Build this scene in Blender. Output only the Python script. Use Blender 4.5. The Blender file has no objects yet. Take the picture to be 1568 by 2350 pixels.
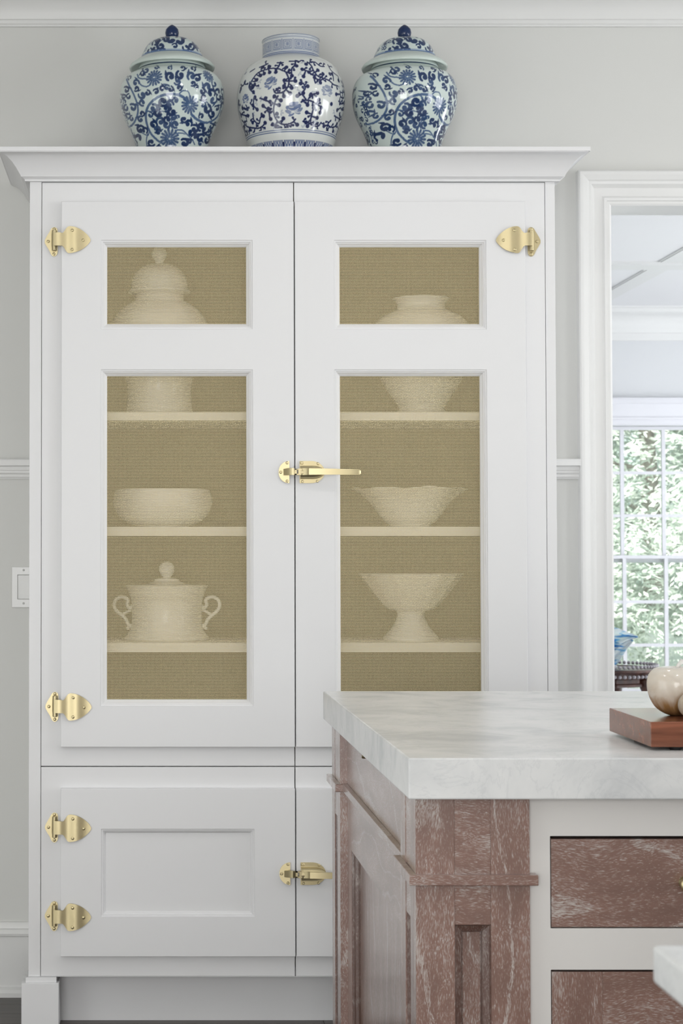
import bpy, bmesh, math, random
import numpy as np
from mathutils import Vector, Matrix
random.seed(7); rng = np.random.RandomState(11)
SC = bpy.context.scene; COL = SC.collection
PI = math.pi

# ------------------------------------------------------------------ camera
F, CX, HZ, EYE = 4390.0, 335.0, 1267.0, 1.21
PITCH = math.radians(1.76)
PY = HZ - F * math.tan(PITCH)
cd = bpy.data.cameras.new('camera'); cam = bpy.data.objects.new('camera', cd); COL.objects.link(cam)
cam.location = (0, 0, EYE); cam.rotation_euler = (PI / 2 + PITCH, 0, 0)
cd.sensor_fit = 'HORIZONTAL'; cd.sensor_width = 36; cd.lens = F / 1568 * 36
cd.shift_x = (784 - CX) / 1568; cd.shift_y = (PY - 1175) / 1568
cd.dof.use_dof = True; cd.dof.focus_distance = 3.8; cd.dof.aperture_fstop = 22.0
SC.camera = cam
# ------------------------------------------------------------------ world, sun, window light, exposure
SC.view_settings.view_transform = 'Standard'; SC.view_settings.look = 'None'
SC.view_settings.exposure = -0.25; SC.view_settings.gamma = 1; SC.view_settings.use_curve_mapping = False
W = bpy.data.worlds.new('world'); SC.world = W; W.use_nodes = True
W.node_tree.nodes['Background'].inputs[0].default_value = (0.93, 0.97, 1.0, 1)
W.node_tree.nodes['Background'].inputs[1].default_value = 1.4
sd = bpy.data.lights.new('sun', 'SUN'); sd.energy = 14.0; sd.angle = math.radians(1.5); sd.color = (1, .97, .9)
so = bpy.data.objects.new('sun', sd); COL.objects.link(so); so.rotation_euler = (math.radians(38), math.radians(-32), 0)
def area(name, loc, rot, sx, sy, power, color=(1, 1, 1)):
    l = bpy.data.lights.new(name, 'AREA'); l.shape = 'RECTANGLE'; l.size = sx; l.size_y = sy
    l.energy = power; l.color = color
    o = bpy.data.objects.new(name, l); COL.objects.link(o); o.location = loc; o.rotation_euler = rot
    return o
RX0, RX1, RY0, CEIL = -1.9, 4.3, -2.6, 2.757
YW = 5.27                    # wall behind the cabinet
# daylight through kitchen windows (right wall and behind the camera, left one added)
LR = [(1.2, 2.5), (3.3, 4.7)]
for (a, b) in LR:
    area('window_daylight', (RX1 + .10, (a + b) / 2, 1.62), (0, PI / 2, 0), 1.5, b - a, 54, (.96, .98, 1))
LB = [(-1.8, .3), (.9, 2.1)]  # wide left window is added, unseen, to fill the lower doors
for (a, b) in LB:
    area('window_daylight', ((a + b) / 2, RY0 - .10, 1.28), (PI / 2, 0, 0), b - a, 2.24, 125 if a < 0 else 25, (1, .99, .97))
LL = [(1.0, 3.0)]  # unseen window added to brighten the lower doors and island side
for (a, b) in LL:
    area('window_daylight', (RX0 - .10, (a + b) / 2, 1.08), (0, -PI / 2, 0), 1.96, b - a, 26, (.96, 1, .96))
FILL_LIGHTS = [(.55, 1.9), (1.9, 1.9), (.55, 3.7), (1.9, 3.7), (-.9, 2.6), (3.2, 2.8)]
for (a, b) in FILL_LIGHTS:            # unseen ceiling fill lights, added to lift the worktop
    l = bpy.data.lights.new('downlight', 'AREA'); l.shape = 'DISK'; l.size = .11; l.energy = 4.5; l.color = (1, .97, .92)
    o = bpy.data.objects.new('downlight', l); COL.objects.link(o); o.location = (a, b, CEIL - .008)
# unseen side windows, added to brighten the far room
FX1, YF = 6.6, 12.13
LF = [(6.2, 7.8), (8.8, 10.6)]
for (a, b) in LF:
    area('window_daylight', (FX1 + .10, (a + b) / 2, 1.3), (0, PI / 2, 0), 1.9, b - a, 115, (.94, .97, 1))

# ------------------------------------------------------------------ helpers
def P(x, y, Y):
    """world X, Z of the point at photo pixel x, y that lies in the plane Y"""
    xc = (x - CX) / F; yc = -(y - PY) / F
    c, s = math.cos(PITCH), math.sin(PITCH)
    dy = c - s * yc; dz = s + c * yc
    k = Y / dy
    return xc * k, EYE + dz * k
def PX(x, Y, y=1000): return P(x, y, Y)[0]
def PZ(y, Y): return P(0, y, Y)[1]

MATS = {}
def nt(name):
    m = bpy.data.materials.new(name); m.use_nodes = True
    n = m.node_tree; b = n.nodes['Principled BSDF']
    MATS[name] = m
    return m, n, b
def mat(name, col, rough=.5, metal=0, spec=.5, **k):
    m, n, b = nt(name)
    b.inputs['Base Color'].default_value = (*col, 1); b.inputs['Roughness'].default_value = rough
    b.inputs['Metallic'].default_value = metal; b.inputs['Specular IOR Level'].default_value = spec
    for kk, v in k.items(): b.inputs[kk.replace('_', ' ')].default_value = v
    return m
def node(n, t, **k):
    x = n.nodes.new(t)
    for kk, v in k.items():
        if kk.startswith('i_'): x.inputs[kk[2:].replace('_', ' ')].default_value = v
        else: setattr(x, kk, v)
    return x
def ramp(n, pts):
    r = n.nodes.new('ShaderNodeValToRGB'); e = r.color_ramp.elements
    while len(e) < len(pts): e.new(.5)
    for q, (p, c) in zip(e, pts): q.position = p; q.color = (*c, 1) if len(c) == 3 else c
    return r
def noisy(name, c0, c1, scale, rough, detail=4, bump=0, spec=.5, stretch=(1, 1, 1)):
    m, n, b = nt(name); L = n.links.new
    tc = node(n, 'ShaderNodeTexCoord'); mp = node(n, 'ShaderNodeMapping'); mp.inputs['Scale'].default_value = stretch
    L(tc.outputs['Object'], mp.inputs['Vector'])
    no = node(n, 'ShaderNodeTexNoise', i_Scale=scale, i_Detail=detail); L(mp.outputs[0], no.inputs['Vector'])
    r = ramp(n, [(.3, c0), (.7, c1)]); L(no.outputs['Fac'], r.inputs[0]); L(r.outputs[0], b.inputs['Base Color'])
    b.inputs['Roughness'].default_value = rough; b.inputs['Specular IOR Level'].default_value = spec
    if bump:
        bp = node(n, 'ShaderNodeBump', i_Strength=bump, i_Distance=.002); L(no.outputs['Fac'], bp.inputs['Height']); L(bp.outputs[0], b.inputs['Normal'])
    return m

def limed_oak(name, axis, base=(.205, .110, .084), lime=1.0):
    """brown stained oak with white lime in the pores; grain runs along axis"""
    m, n, b = nt(name); L = n.links.new
    tc = node(n, 'ShaderNodeTexCoord'); oi = node(n, 'ShaderNodeObjectInfo')
    ad = node(n, 'ShaderNodeVectorMath', operation='SCALE'); 
    ad.inputs[0].default_value = (7.3, 3.1, 5.7); L(oi.outputs['Random'], ad.inputs['Scale'])
    sm = node(n, 'ShaderNodeVectorMath', operation='ADD'); L(tc.outputs['Object'], sm.inputs[0]); L(ad.outputs[0], sm.inputs[1])
    st = [1, 1, 1]; st[axis] = .10
    st2 = [1, 1, 1]; st2[axis] = .28
    # warp
    wn = node(n, 'ShaderNodeTexNoise', i_Scale=9.0, i_Detail=2.0); L(sm.outputs[0], wn.inputs['Vector'])
    ws = node(n, 'ShaderNodeVectorMath', operation='MULTIPLY_ADD')
    w = [.035, .035, .035]; w[axis] = 0
    ws.inputs[1].default_value = w; L(wn.outputs['Color'], ws.inputs[0]); L(sm.outputs[0], ws.inputs[2])
    mp = node(n, 'ShaderNodeMapping'); mp.inputs['Scale'].default_value = st; L(ws.outputs[0], mp.inputs['Vector'])
    mp2 = node(n, 'ShaderNodeMapping'); mp2.inputs['Scale'].default_value = st2; L(ws.outputs[0], mp2.inputs['Vector'])
    pores = node(n, 'ShaderNodeTexNoise', i_Scale=1000.0, i_Detail=2.0, i_Roughness=.65); L(mp.outputs[0], pores.inputs['Vector'])
    dens = node(n, 'ShaderNodeTexNoise', i_Scale=22.0, i_Detail=4.0, i_Roughness=.6); L(mp2.outputs[0], dens.inputs['Vector'])
    # cathedral rings
    rings = node(n, 'ShaderNodeTexNoise', i_Scale=5.0, i_Detail=1.0, i_Distortion=.6); L(mp2.outputs[0], rings.inputs['Vector'])
    mul = node(n, 'ShaderNodeMath', operation='MULTIPLY'); mul.inputs[1].default_value = 34.0; L(rings.outputs['Fac'], mul.inputs[0])
    sn = node(n, 'ShaderNodeMath', operation='SINE'); L(mul.outputs[0], sn.inputs[0])
    rr = node(n, 'ShaderNodeMapRange'); rr.inputs['From Min'].default_value = .90; rr.inputs['From Max'].default_value = 1.0
    rr.inputs['To Max'].default_value = .13; L(sn.outputs[0], rr.inputs['Value'])
    s1 = node(n, 'ShaderNodeMath', operation='ADD'); L(pores.outputs['Fac'], s1.inputs[0]); L(rr.outputs[0], s1.inputs[1])
    d2 = node(n, 'ShaderNodeMath', operation='MULTIPLY_ADD'); d2.inputs[1].default_value = .42; d2.inputs[2].default_value = -.19
    L(dens.outputs['Fac'], d2.inputs[0])
    s2 = node(n, 'ShaderNodeMath', operation='ADD'); L(s1.outputs[0], s2.inputs[0]); L(d2.outputs[0], s2.inputs[1])
    f = node(n, 'ShaderNodeMapRange'); f.inputs['From Min'].default_value = .55; f.inputs['From Max'].default_value = .74; f.inputs['To Max'].default_value = lime; L(s2.outputs[0], f.inputs['Value'])
    br = ramp(n, [(.3, tuple(c * .82 for c in base)), (.7, tuple(c * 1.2 for c in base))]); L(dens.outputs['Fac'], br.inputs[0])
    mx = node(n, 'ShaderNodeMix', data_type='RGBA'); L(f.outputs[0], mx.inputs['Factor']); L(br.outputs[0], mx.inputs['A'])
    mx.inputs['B'].default_value = (.47, .42, .39, 1)
    L(mx.outputs['Result'], b.inputs['Base Color'])
    b.inputs['Roughness'].default_value = .38; b.inputs['Specular IOR Level'].default_value = .5; b.inputs['Coat Weight'].default_value = 1.0; b.inputs['Coat Roughness'].default_value = .2
    bp = node(n, 'ShaderNodeBump', i_Strength=.25, i_Distance=.0008); L(s2.outputs[0], bp.inputs['Height']); L(bp.outputs[0], b.inputs['Normal'])
    return m

def wood(name, c0, c1, axis, scale=60, rough=.35, ratio=.06):
    m, n, b = nt(name); L = n.links.new
    tc = node(n, 'ShaderNodeTexCoord'); oi = node(n, 'ShaderNodeObjectInfo')
    ad = node(n, 'ShaderNodeVectorMath', operation='SCALE'); ad.inputs[0].default_value = (9.3, 4.1, 6.7); L(oi.outputs['Random'], ad.inputs['Scale'])
    sm = node(n, 'ShaderNodeVectorMath', operation='ADD'); L(tc.outputs['Object'], sm.inputs[0]); L(ad.outputs[0], sm.inputs[1])
    st = [1, 1, 1]; st[axis] = ratio
    mp = node(n, 'ShaderNodeMapping'); mp.inputs['Scale'].default_value = st; L(sm.outputs[0], mp.inputs['Vector'])
    no = node(n, 'ShaderNodeTexNoise', i_Scale=scale, i_Detail=6.0, i_Roughness=.6, i_Distortion=.5); L(mp.outputs[0], no.inputs['Vector'])
    r = ramp(n, [(.28, c0), (.72, c1)]); L(no.outputs['Fac'], r.inputs[0]); L(r.outputs[0], b.inputs['Base Color'])
    b.inputs['Roughness'].default_value = rough
    return m

M_cab = mat('white_satin_paint', (.775, .775, .785), .42)
M_wall = mat('warm_grey_wall_paint', (.72, .722, .70), .75, spec=.3)
M_trim = mat('white_trim_paint', (.80, .80, .79), .45)
M_lefttrim = M_trim
M_ceil = mat('ceiling_paint', (.72, .72, .72), .8, spec=.2)
M_ceil2 = mat('far_room_ceiling_paint', (.86, .86, .87), .8, spec=.2)
M_farwall = mat('far_room_wall_paint', (.72, .73, .745), .8, spec=.2)
M_brass = mat('satin_brass', (.56, .48, .29), .40, 1.0)
M_mesh = mat('woven_brass_wire', (.92, .79, .49), .5, .25)
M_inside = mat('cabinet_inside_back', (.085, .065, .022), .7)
M_shelf = mat('cream_shelf_paint', (.90, .88, .81), .5)
M_cream = mat('cream_glazed_ceramic', (.90, .88, .82), .12)
M_island = mat('greige_island_paint', (.68, .66, .64), .45)
M_oakz = limed_oak('limed_oak_upright_grain', 2)
M_oakx = limed_oak('limed_oak_level_grain', 0)
M_oaky = limed_oak('limed_oak_side_grain', 1)
M_oakd = limed_oak('dark_oak_moulding', 2, (.10, .05, .038), .45)
M_walx = wood('walnut_level_grain', (.085, .028, .014), (.28, .10, .055), 0, 75, .16)
M_floor = wood('dark_floor_oak', (.022, .015, .012), (.065, .048, .038), 0, 70, .35, .05)
M_rubber = mat('black_rubber', (.01, .01, .01), .5)
M_plastic = mat('switch_plastic', (.80, .80, .79), .3)
M_screw = mat('painted_screw', (.55, .55, .54), .4)
M_sash = mat('white_sash_paint', (.80, .80, .84), .45)
M_darkwood = noisy('carved_dark_wood', (.03, .012, .01), (.12, .05, .035), 30, .3)
M_bark = noisy('bark', (.26, .22, .19), (.42, .38, .33), 12, .9, bump=.5)
M_ground = noisy('lawn', (.16, .26, .09), (.30, .42, .18), 6, .9)
M_navy = mat('navy_glaze', (.012, .03, .10), .08)
M_celadon = mat('pale_celadon_glaze', (.62, .70, .66), .10)

def marble():
    m, n, b = nt('white_marble'); L = n.links.new
    tc = node(n, 'ShaderNodeTexCoord')
    a = node(n, 'ShaderNodeTexNoise', i_Scale=8.0, i_Detail=8.0, i_Roughness=.6, i_Distortion=.8); L(tc.outputs['Object'], a.inputs['Vector'])
    r = ramp(n, [(.30, (.55, .56, .57)), (.5, (.68, .685, .685)), (.7, (.74, .74, .735))]); L(a.outputs['Fac'], r.inputs[0])
    v = node(n, 'ShaderNodeTexNoise', i_Scale=5.0, i_Detail=10.0, i_Roughness=.65, i_Distortion=2.0); L(tc.outputs['Object'], v.inputs['Vector'])
    vr = ramp(n, [(.485, (0, 0, 0)), (.5, (1, 1, 1)), (.515, (0, 0, 0))]); L(v.outputs['Fac'], vr.inputs[0])
    k = node(n, 'ShaderNodeMath', operation='MULTIPLY'); k.inputs[1].default_value = .16; L(vr.outputs[0], k.inputs[0])
    mx = node(n, 'ShaderNodeMix', data_type='RGBA'); L(k.outputs[0], mx.inputs['Factor']); L(r.outputs[0], mx.inputs['A']); mx.inputs['B'].default_value = (.33, .35, .38, 1)
    L(mx.outputs['Result'], b.inputs['Base Color']); b.inputs['Roughness'].default_value = .27; b.inputs['Specular IOR Level'].default_value = .2
    return m
M_marble = marble()
def onyx(name, light, dark):
    m, n, b = nt(name); L = n.links.new
    tc = node(n, 'ShaderNodeTexCoord'); sp = node(n, 'ShaderNodeSeparateXYZ'); L(tc.outputs['Object'], sp.inputs[0])
    no = node(n, 'ShaderNodeTexNoise', i_Scale=16.0, i_Detail=6.0, i_Distortion=1.5); L(tc.outputs['Object'], no.inputs['Vector'])
    zz = node(n, 'ShaderNodeMapRange'); zz.inputs['From Min'].default_value = .005; zz.inputs['From Max'].default_value = .085; L(sp.outputs['Z'], zz.inputs['Value'])
    ad = node(n, 'ShaderNodeMath', operation='ADD'); L(zz.outputs[0], ad.inputs[0]); L(no.outputs['Fac'], ad.inputs[1])
    r = ramp(n, [(.30, tuple(c * .4 for c in dark)), (.48, dark), (.66, tuple(x * .7 + y * .3 for x, y in zip(light, dark))), (.95, light)])
    sb = node(n, 'ShaderNodeMath', operation='MULTIPLY'); sb.inputs[1].default_value = .75; L(ad.outputs[0], sb.inputs[0]); L(sb.outputs[0], r.inputs[0])
    L(r.outputs[0], b.inputs['Base Color']); b.inputs['Roughness'].default_value = .15
    b.inputs['Subsurface Weight'].default_value = .15; b.inputs['Subsurface Radius'].default_value = (.02, .015, .01)
    return m
M_onyx = onyx('banded_onyx', (.66, .61, .54), (.30, .17, .07))
M_onyx2 = onyx('pale_onyx', (.72, .70, .67), (.55, .46, .36))
def glass(name, col, mixf, rough=.02):
    m = bpy.data.materials.new(name); m.use_nodes = True; n = m.node_tree; n.nodes.clear(); L = n.links.new
    o = node(n, 'ShaderNodeOutputMaterial'); t = node(n, 'ShaderNodeBsdfTransparent'); g = node(n, 'ShaderNodeBsdfGlossy', i_Roughness=rough)
    t.inputs[0].default_value = (*col, 1); fr = node(n, 'ShaderNodeFresnel', i_IOR=1.45); mm = node(n, 'ShaderNodeMath', operation='MULTIPLY_ADD')
    mm.inputs[1].default_value = 1.0; mm.inputs[2].default_value = mixf; L(fr.outputs[0], mm.inputs[0])
    x = node(n, 'ShaderNodeMixShader'); L(mm.outputs[0], x.inputs[0]); L(t.outputs[0], x.inputs[1]); L(g.outputs[0], x.inputs[2]); L(x.outputs[0], o.inputs[0])
    return m
M_pane = glass('window_glass', (.97, .99, .98), .02)
def blueglass():
    m, n, b = nt('blue_art_glass'); L = n.links.new
    tc = node(n, 'ShaderNodeTexCoord'); mp = node(n, 'ShaderNodeMapping'); mp.inputs['Scale'].default_value = (1, 1, 4); L(tc.outputs['Object'], mp.inputs[0])
    no = node(n, 'ShaderNodeTexNoise', i_Scale=14.0, i_Detail=2.0, i_Distortion=1.0); L(mp.outputs[0], no.inputs[0])
    r = ramp(n, [(.30, (.03, .18, .62)), (.42, (.25, .60, .92)), (.50, (.88, .96, 1))]); L(no.outputs['Fac'], r.inputs[0]); L(r.outputs[0], b.inputs['Base Color'])
    b.inputs['Roughness'].default_value = .05; b.inputs['Transmission Weight'].default_value = .55; b.inputs['IOR'].default_value = 1.3
    return m
M_blue = blueglass()
def leafmat(name, c0, c1):
    m, n, b = nt(name); L = n.links.new
    g = node(n, 'ShaderNodeTexCoord'); no = node(n, 'ShaderNodeTexNoise', i_Scale=5.0, i_Detail=3.0); L(g.outputs['Object'], no.inputs[0])
    r = ramp(n, [(.35, c0), (.65, c1)]); L(no.outputs['Fac'], r.inputs[0]); L(r.outputs[0], b.inputs['Base Color'])
    b.inputs['Roughness'].default_value = .5
    tr = node(n, 'ShaderNodeBsdfTranslucent'); L(r.outputs[0], tr.inputs[0]); x = node(n, 'ShaderNodeMixShader'); x.inputs[0].default_value = .4
    out = n.nodes['Material Output']; L(b.outputs[0], x.inputs[1]); L(tr.outputs[0], x.inputs[2]); L(x.outputs[0], out.inputs[0])
    return m
M_leaf = leafmat('pale_leaf', (.62, .70, .65), (.90, .92, .88))  # overexposure put into the leaf colour, bleached towards white
M_leafd = leafmat('deep_leaf', (.46, .55, .53), (.60, .69, .67))  # bluish tone of shaded foliage put into the colour

def link(name, bm_or_me, m=None, parent=None, smooth=False, bevel=0, loc=None, recalc=True, autosmooth=None):
    if isinstance(bm_or_me, bmesh.types.BMesh):
        bm = bm_or_me
        if recalc: bmesh.ops.recalc_face_normals(bm, faces=bm.faces[:])
        me = bpy.data.meshes.new(name); bm.to_mesh(me); bm.free()
    else: me = bm_or_me
    o = bpy.data.objects.new(name, me); COL.objects.link(o)
    if m and not me.materials: me.materials.append(m)
    if smooth:
        me.polygons.foreach_set('use_smooth', [True] * len(me.polygons))
        if autosmooth: me.set_sharp_from_angle(angle=math.radians(autosmooth))
    if bevel:
        b = o.modifiers.new('bevel', 'BEVEL'); b.width = bevel; b.segments = 2; b.limit_method = 'ANGLE'; b.angle_limit = math.radians(40)
    if parent: o.parent = parent
    if loc: o.location = loc
    return o
def thing(name, label, cat, loc=(0, 0, 0), group=None):
    o = bpy.data.objects.new(name, None); COL.objects.link(o); o.location = loc; o.empty_display_size = .05
    o['label'] = label; o['category'] = cat
    if group: o['group'] = group
    return o
def tag(o, label, cat, group=None):
    o['label'] = label; o['category'] = cat
    if group: o['group'] = group
    return o
def struct(o, label=None, cat=None):
    o['kind'] = 'structure'
    if label: o['label'] = label
    if cat: o['category'] = cat
    return o
def copy_tree(o, parent=None):
    c = o.copy(); COL.objects.link(c)
    if parent: c.parent = parent
    for ch in list(o.children): copy_tree(ch, c)
    return c
def bx(bm, x0, x1, y0, y1, z0, z1):
    v = [bm.verts.new(p) for p in ((x0, y0, z0), (x1, y0, z0), (x1, y1, z0), (x0, y1, z0), (x0, y0, z1), (x1, y0, z1), (x1, y1, z1), (x0, y1, z1))]
    for f in ((0, 3, 2, 1), (4, 5, 6, 7), (0, 1, 5, 4), (1, 2, 6, 5), (2, 3, 7, 6), (3, 0, 4, 7)): bm.faces.new([v[i] for i in f])
def box(name, x0, x1, y0, y1, z0, z1, m, parent=None, bevel=0):
    bm = bmesh.new(); bx(bm, x0, x1, y0, y1, z0, z1); return link(name, bm, m, parent, bevel=bevel)
FRONT = lambda a, b, d: (a, d, b)        # a=x, b=z, d=y (towards the camera is smaller)
def plate(bm, a0, a1, b0, b1, d0, d1, holes=(), fm=FRONT):
    """board a0..a1 x b0..b1, front at depth d0, back at d1, rectangular holes, one closed mesh"""
    A = sorted({a0, a1, *[h[0] for h in holes], *[h[1] for h in holes]}); B = sorted({b0, b1, *[h[2] for h in holes], *[h[3] for h in holes]})
    A = [a for a in A if a0 - 1e-9 <= a <= a1 + 1e-9]; B = [b for b in B if b0 - 1e-9 <= b <= b1 + 1e-9]
    vs = {}
    def v(i, j, k):
        if (i, j, k) not in vs: vs[i, j, k] = bm.verts.new(fm(A[i], B[j], d1 if k else d0))
        return vs[i, j, k]
    def solid(i, j):
        if not (0 <= i < len(A) - 1 and 0 <= j < len(B) - 1): return False
        ca, cb = (A[i] + A[i + 1]) / 2, (B[j] + B[j + 1]) / 2
        return not any(h[0] < ca < h[1] and h[2] < cb < h[3] for h in holes)
    for i in range(len(A) - 1):
        for j in range(len(B) - 1):
            if not solid(i, j): continue
            bm.faces.new([v(i, j, 0), v(i + 1, j, 0), v(i + 1, j + 1, 0), v(i, j + 1, 0)])
            bm.faces.new([v(i, j, 1), v(i, j + 1, 1), v(i + 1, j + 1, 1), v(i + 1, j, 1)])
            for (di, dj, p, q) in ((-1, 0, (i, j), (i, j + 1)), (1, 0, (i + 1, j), (i + 1, j + 1)), (0, -1, (i, j), (i + 1, j)), (0, 1, (i, j + 1), (i + 1, j + 1))):
                if not solid(i + di, j + dj): bm.faces.new([v(*p, 0), v(*q, 0), v(*q, 1), v(*p, 1)])
def frame(bm, a0, a1, b0, b1, prof, fm=FRONT, sides=4, close=False):
    """mitred moulding: prof = [(inset, depth)]; negative inset lies outside. sides=3 leaves the bottom open"""
    rings = []
    for (t, d) in prof:
        bb = b0 if sides == 3 else b0 + t
        rings.append([bm.verts.new(fm(*p, d)) for p in ((a0 + t, bb), (a0 + t, b1 - t), (a1 - t, b1 - t), (a1 - t, bb))])
    if close: rings.append(rings[0])
    for r, q in zip(rings, rings[1:]):
        for k in range(4 if sides == 4 else 3):
            l = (k + 1) % 4
            bm.faces.new([r[k], r[l], q[l], q[k]])
def extr(bm, prof, u0, u1, fm):
    """profile [(p,q)] swept from u0 to u1, capped"""
    A = [bm.verts.new(fm(u0, p, q)) for p, q in prof]; B = [bm.verts.new(fm(u1, p, q)) for p, q in prof]
    n = len(prof)
    for i in range(n): j = (i + 1) % n; bm.faces.new([A[i], A[j], B[j], B[i]])
    bm.faces.new(A); bm.faces.new(B[::-1])
def lathe(prof, seg=64, rf=None, cap=True):
    """prof [(r,z)] bottom to top; rf(theta, i) -> (dr multiplier, dz)"""
    bm = bmesh.new(); rings = []
    for i, (r, z) in enumerate(prof):
        if r < 1e-6: rings.append([bm.verts.new((0, 0, z))]); continue
        ring = []
        for k in range(seg):
            t = 2 * PI * k / seg; m_, dz = rf(t, i) if rf else (1, 0)
            ring.append(bm.verts.new((r * m_ * math.sin(t), -r * m_ * math.cos(t), z + dz)))
        rings.append(ring)
    for p, q in zip(rings, rings[1:]):
        for k in range(seg):
            l = (k + 1) % seg
            if len(p) == 1 and len(q) == 1: break
            if len(p) == 1: bm.faces.new([p[0], q[k], q[l]])
            elif len(q) == 1: bm.faces.new([p[k], p[l], q[0]])
            else: bm.faces.new([p[k], p[l], q[l], q[k]])
    if cap:
        for r in (rings[0], rings[-1]):
            if len(r) > 1: bm.faces.new(r)
    return bm
def tube(bm, pts, rad, seg=10, cap=True):
    pts = [Vector(p) for p in pts]; n = len(pts); rings = []
    rad = rad if isinstance(rad, (list, tuple)) else [rad] * n
    t0 = (pts[1] - pts[0]).normalized(); up = Vector((0, 0, 1)) if abs(t0.z) < .9 else Vector((0, 1, 0))
    nrm = t0.cross(up).normalized()
    for i, p in enumerate(pts):
        t = (pts[min(i + 1, n - 1)] - pts[max(i - 1, 0)]).normalized()
        nrm = (nrm - t * nrm.dot(t)).normalized(); bn = t.cross(nrm)
        rings.append([bm.verts.new(p + (nrm * math.cos(2 * PI * k / seg) + bn * math.sin(2 * PI * k / seg)) * rad[i]) for k in range(seg)])
    for a, b in zip(rings, rings[1:]):
        for k in range(seg): bm.faces.new([a[k], a[(k + 1) % seg], b[(k + 1) % seg], b[k]])
    if cap: bm.faces.new(rings[0]); bm.faces.new(rings[-1][::-1])
def smooth_curve(pts, n=8):
    """Catmull-Rom through pts"""
    pts = [np.array(p, float) for p in pts]
    q = [2 * pts[0] - pts[1]] + pts + [2 * pts[-1] - pts[-2]]; out = []
    for i in range(1, len(q) - 2):
        for k in range(n):
            t = k / n; a, b, c, d = q[i - 1:i + 3]
            out.append(.5 * (2 * b + (c - a) * t + (2 * a - 5 * b + 4 * c - d) * t * t + (3 * b - a - 3 * c + d) * t ** 3))
    out.append(pts[-1]); return out

# ================================================================== SETTING
OX0 = PX(1403, YW); OX1 = OX0 + 1.75; OZ = PZ(472, YW)       # cased opening to the far room
bm = bmesh.new(); plate(bm, RX0 - .12, RX1 + .12, -.05, CEIL + .05, YW, YW + .14, [(OX0, OX1, -.05, OZ)])
struct(link('wall_back', bm, M_wall))
bm = bmesh.new(); plate(bm, RY0 - .1, YW, -.05, CEIL + .05, RX0 - .12, RX0, [(a, b, .10, 2.06) for a, b in LL], lambda a, b, d: (d, a, b)); struct(link('wall_left', bm, M_wall))
bm = bmesh.new(); plate(bm, RY0 - .1, YW, -.05, CEIL + .05, RX1, RX1 + .12, [(a, b, .85, 2.35) for a, b in LR], lambda a, b, d: (d, a, b)); struct(link('wall_right', bm, M_wall))
bm = bmesh.new(); plate(bm, RX0, RX1, -.05, CEIL + .05, RY0 - .12, RY0, [(a, b, .16, 2.4) for a, b in LB]); struct(link('wall_front', bm, M_wall))
ceil_o = struct(box('ceiling', RX0 - .1, RX1 + .1, RY0 - .1, YW + .14, CEIL, CEIL + .1, M_ceil))
for k, (a, b) in enumerate(FILL_LIGHTS):  # trim rings round the added fill lights
    o = link('downlight_trim', lathe([(.062, -.001), (.062, -.006), (.066, -.009), (.088, -.006), (.09, 0), (.062, -.001)], 40, cap=False), M_trim, ceil_o, smooth=True)
    o.location = (a, b, CEIL)
# kitchen window frames (outside the picture, seen only in reflections)
wn = 2
for a, b in LR:
    bm = bmesh.new()
    frame(bm, a, b, .85, 2.35, [(0, RX1 + .06), (.05, RX1 + .06), (.05, RX1 + .02), (0, RX1 + .02)], lambda u, v, d: (d, u, v), close=True)
    for k in (1, 2): u = a + (b - a) * k / 3; bx(bm, RX1 + .03, RX1 + .05, u - .012, u + .012, .85, 2.35)
    for k in (1, 2, 3): z = .85 + 1.5 * k / 4; bx(bm, RX1 + .03, RX1 + .05, a, b, z - (.02 if k == 2 else .012), z + (.02 if k == 2 else .012))
    struct(link('window_%d' % wn, bm, M_trim)); wn += 1
for a, b in LB:  # the left one frames the added fill window
    bm = bmesh.new()
    frame(bm, a, b, .16, 2.4, [(0, RY0 - .06), (.05, RY0 - .06), (.05, RY0 - .02), (0, RY0 - .02)], close=True)
    for k in (1, 2): u = a + (b - a) * k / 3; bx(bm, u - .012, u + .012, RY0 - .05, RY0 - .03, .16, 2.4)
    for k in (1, 2, 3): z = .16 + 2.24 * k / 4; bx(bm, a, b, RY0 - .05, RY0 - .03, z - .012, z + .012)
    struct(link('window_%d' % wn, bm, M_trim)); wn += 1

for a, b in LL:  # frame for the added window in the left wall
    bm = bmesh.new()
    frame(bm, a, b, .10, 2.06, [(0, RX0 - .06), (.05, RX0 - .06), (.05, RX0 - .02), (0, RX0 - .02)], lambda u, v, d: (d, u, v), close=True)
    for k in (1, 2, 3): u = a + (b - a) * k / 4; bx(bm, RX0 - .05, RX0 - .03, u - (.03 if k == 2 else .012), u + (.03 if k == 2 else .012), .10, 2.06)
    for k in (1, 2, 3, 4): z = .10 + 1.96 * k / 5; bx(bm, RX0 - .05, RX0 - .03, a, b, z - .012, z + .012)
    struct(link('window_%d' % wn, bm, M_trim)); wn += 1
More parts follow.
